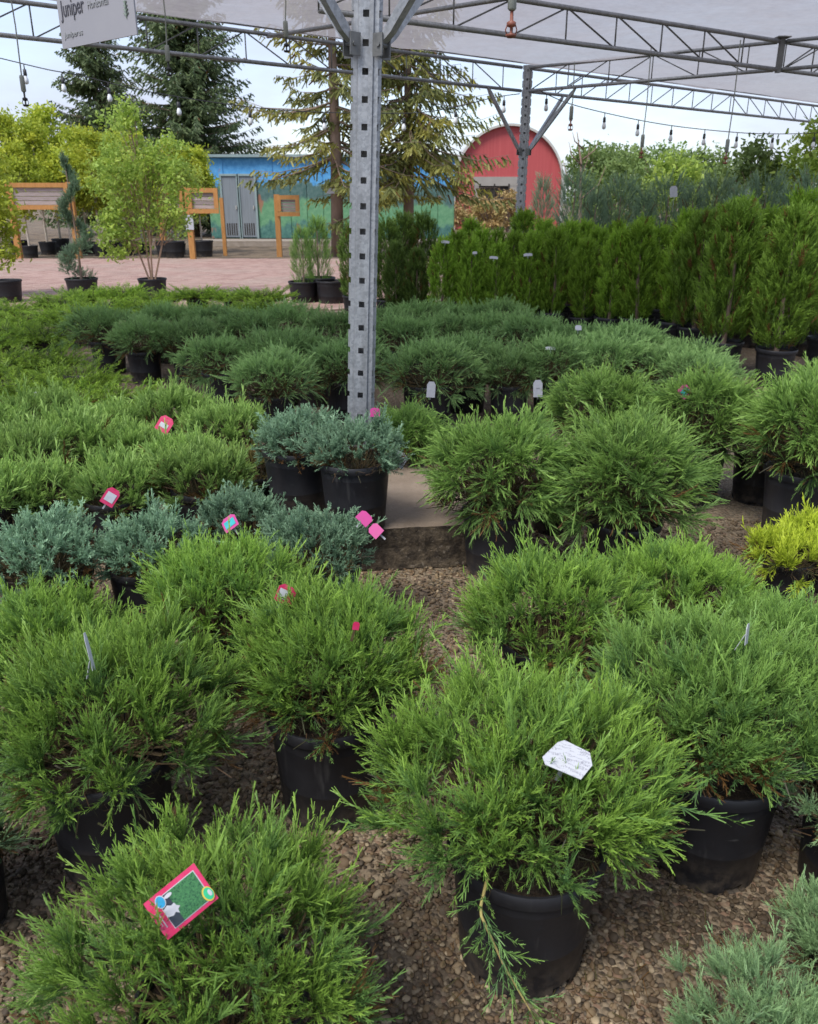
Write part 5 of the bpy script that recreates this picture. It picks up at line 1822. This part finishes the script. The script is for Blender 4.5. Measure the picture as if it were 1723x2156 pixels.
# white card lying on the second front juniper
wt_pos = onz(1195, 1597, .545)
WT = thing('plant_tag', 'white card tag with grey print lying on the wide front juniper', 'plant tag', wt_pos)
WT.matrix_basis = Matrix.Translation(wt_pos) @ Matrix.Rotation(R(-12), 4, 'Z') @ Matrix.Rotation(R(18), 4, 'X') @ Matrix.Rotation(R(10), 4, 'Y') @ Matrix.Scale(.88, 4)
wp = [(-.052, -.012), (-.045, -.028), (.030, -.043), (.052, -.004), (.046, .026), (-.008, .043), (-.022, .034)]
MB().add([(x, y, .0008 + .5 * x * x) for x, y in wp] + [(x, y, -.0008 + .5 * x * x) for x, y in wp],
         [tuple(range(7)), tuple(reversed(range(7, 14)))] + [(i, 7 + i, 7 + (i + 1) % 7, (i + 1) % 7) for i in range(7)]).build('card', 'printed_card', WT)
MB().box((0, .01, -.05), (.010, .0016, .10)).build('stake', 'white', WT)

tag('thin grey tag stake seen edge on in the large left juniper', onz(188, 1372, .60), .012, .10, R(78), R(-12), R(8), 'white', .02)
tag('pale folded tag standing in the right front juniper', onz(1574, 1335, .60), .030, .055, R(55), R(-5), R(12), 'white', .02)
tag('small red tag tip on a brown stake in the green juniper behind', onz(750, 1318, .60), .018, .022, R(10), R(-8), R(12), 'pink', .045, None, 'plant_tag', 'twig')
tag('red and pale blue tag between two green junipers below the magenta tags', onz(602, 1252, .54), .060, .058, R(34), R(-25), R(38), 'pink', .02, [('picture_panel', 'white', -.40, .05, -.30, .22)])
tag('teal and pink tag on the blue-green juniper, middle of the second row', onz(484, 1101, .46), .070, .060, R(-28), R(-30), R(-45), 'magenta', .02, PIC)
tag('pink tag with white centre between the light and blue-green junipers at left', onz(233, 1046, .46), .060, .080, R(25), R(-20), R(40), 'pink', .02, [('picture_panel', 'white', -.34, .34, -.30, .22)])
tag('upper of two magenta tags on the blue-green juniper by the block', onz(768, 1091, .44), .062, .050, R(10), R(-35), R(50), 'magenta', .02)
tag('lower of two magenta tags on the blue-green juniper by the block', onz(791, 1117, .42), .050, .055, R(-20), R(-30), R(-55), 'magenta', .02)
tag('red tag with pale picture standing in the light green carpet', onz(347, 893, .46), .085, .095, R(0), R(-25), R(30), 'pink', .02, [('picture_panel', 'white', -.30, .30, -.25, .045)])
tag('pink and blue tag on the mounded juniper at right', onz(1442, 824, .60), .075, .070, R(5), R(-25), R(-42), 'magenta', .02, PIC)
tag('magenta tag at the foot of the near post', onz(790, 868, .64), .050, .045, R(0), R(-10), R(0), 'magenta', .02)
tag('white card leaning out of the black pot before the steel post', onz(838, 966, .50), .085, .075, R(-12), R(-10), R(22), 'white', .02)
tag('tall white tag in front of the dark juniper pots right of the post', onz(908, 820, .36), .065, .12, R(4), R(-4), R(4), 'white', .02)
tag('pinkish white tag in front of the dark juniper pots, further right', onz(1133, 818, .36), .070, .13, R(-4), R(-4), R(-3), 'white', .02, [('print_panel', 'print_grey', -.2, .2, .0, .045)])
tag('white tag on top of the dark junipers at right', onz(1218, 690, .55), .06, .05, R(0), R(-30), R(0), 'white', .02)
tag('white tag lying flat among the dark junipers', onz(1160, 733, .53), .09, .03, R(0), R(-40), R(0), 'white', .02)
for k, (u, v, Y, lab) in enumerate([(938, 509, 9.75, 'white label strip on the leftmost slim arborvitae'), (1000, 532, 9.55, 'small white label on the second slim arborvitae'), (1040, 542, 9.4, 'white bent label strip on the third slim arborvitae'), (1112, 536, 9.2, 'white label strip on the fourth slim arborvitae')]):
    p = ony(u, v, Y)
    tag(lab, p, .11 if k != 1 else .06, .035, R(0), R(-20), R(4 * (-1) ** k), 'white', .02)
tag('large white tag standing above the hedge block against the trees', ony(1419, 403, 11.4), .12, .16, R(6), R(-5), R(-5), 'white', .22)
tag('pale tag further right above the hedge block', ony(1573, 408, 10.9), .11, .13, R(20), R(-5), R(12), 'white', .22)
tag('white tag on the small upright juniper of the paving', ony(671, 500, 13.25), .06, .20, R(0), R(0), R(4), 'white', .02)
tag('white tag on the flat junipers in the far left patch', onz(78, 830, .38), .05, .04, R(0), R(-30), R(0), 'white', .02)
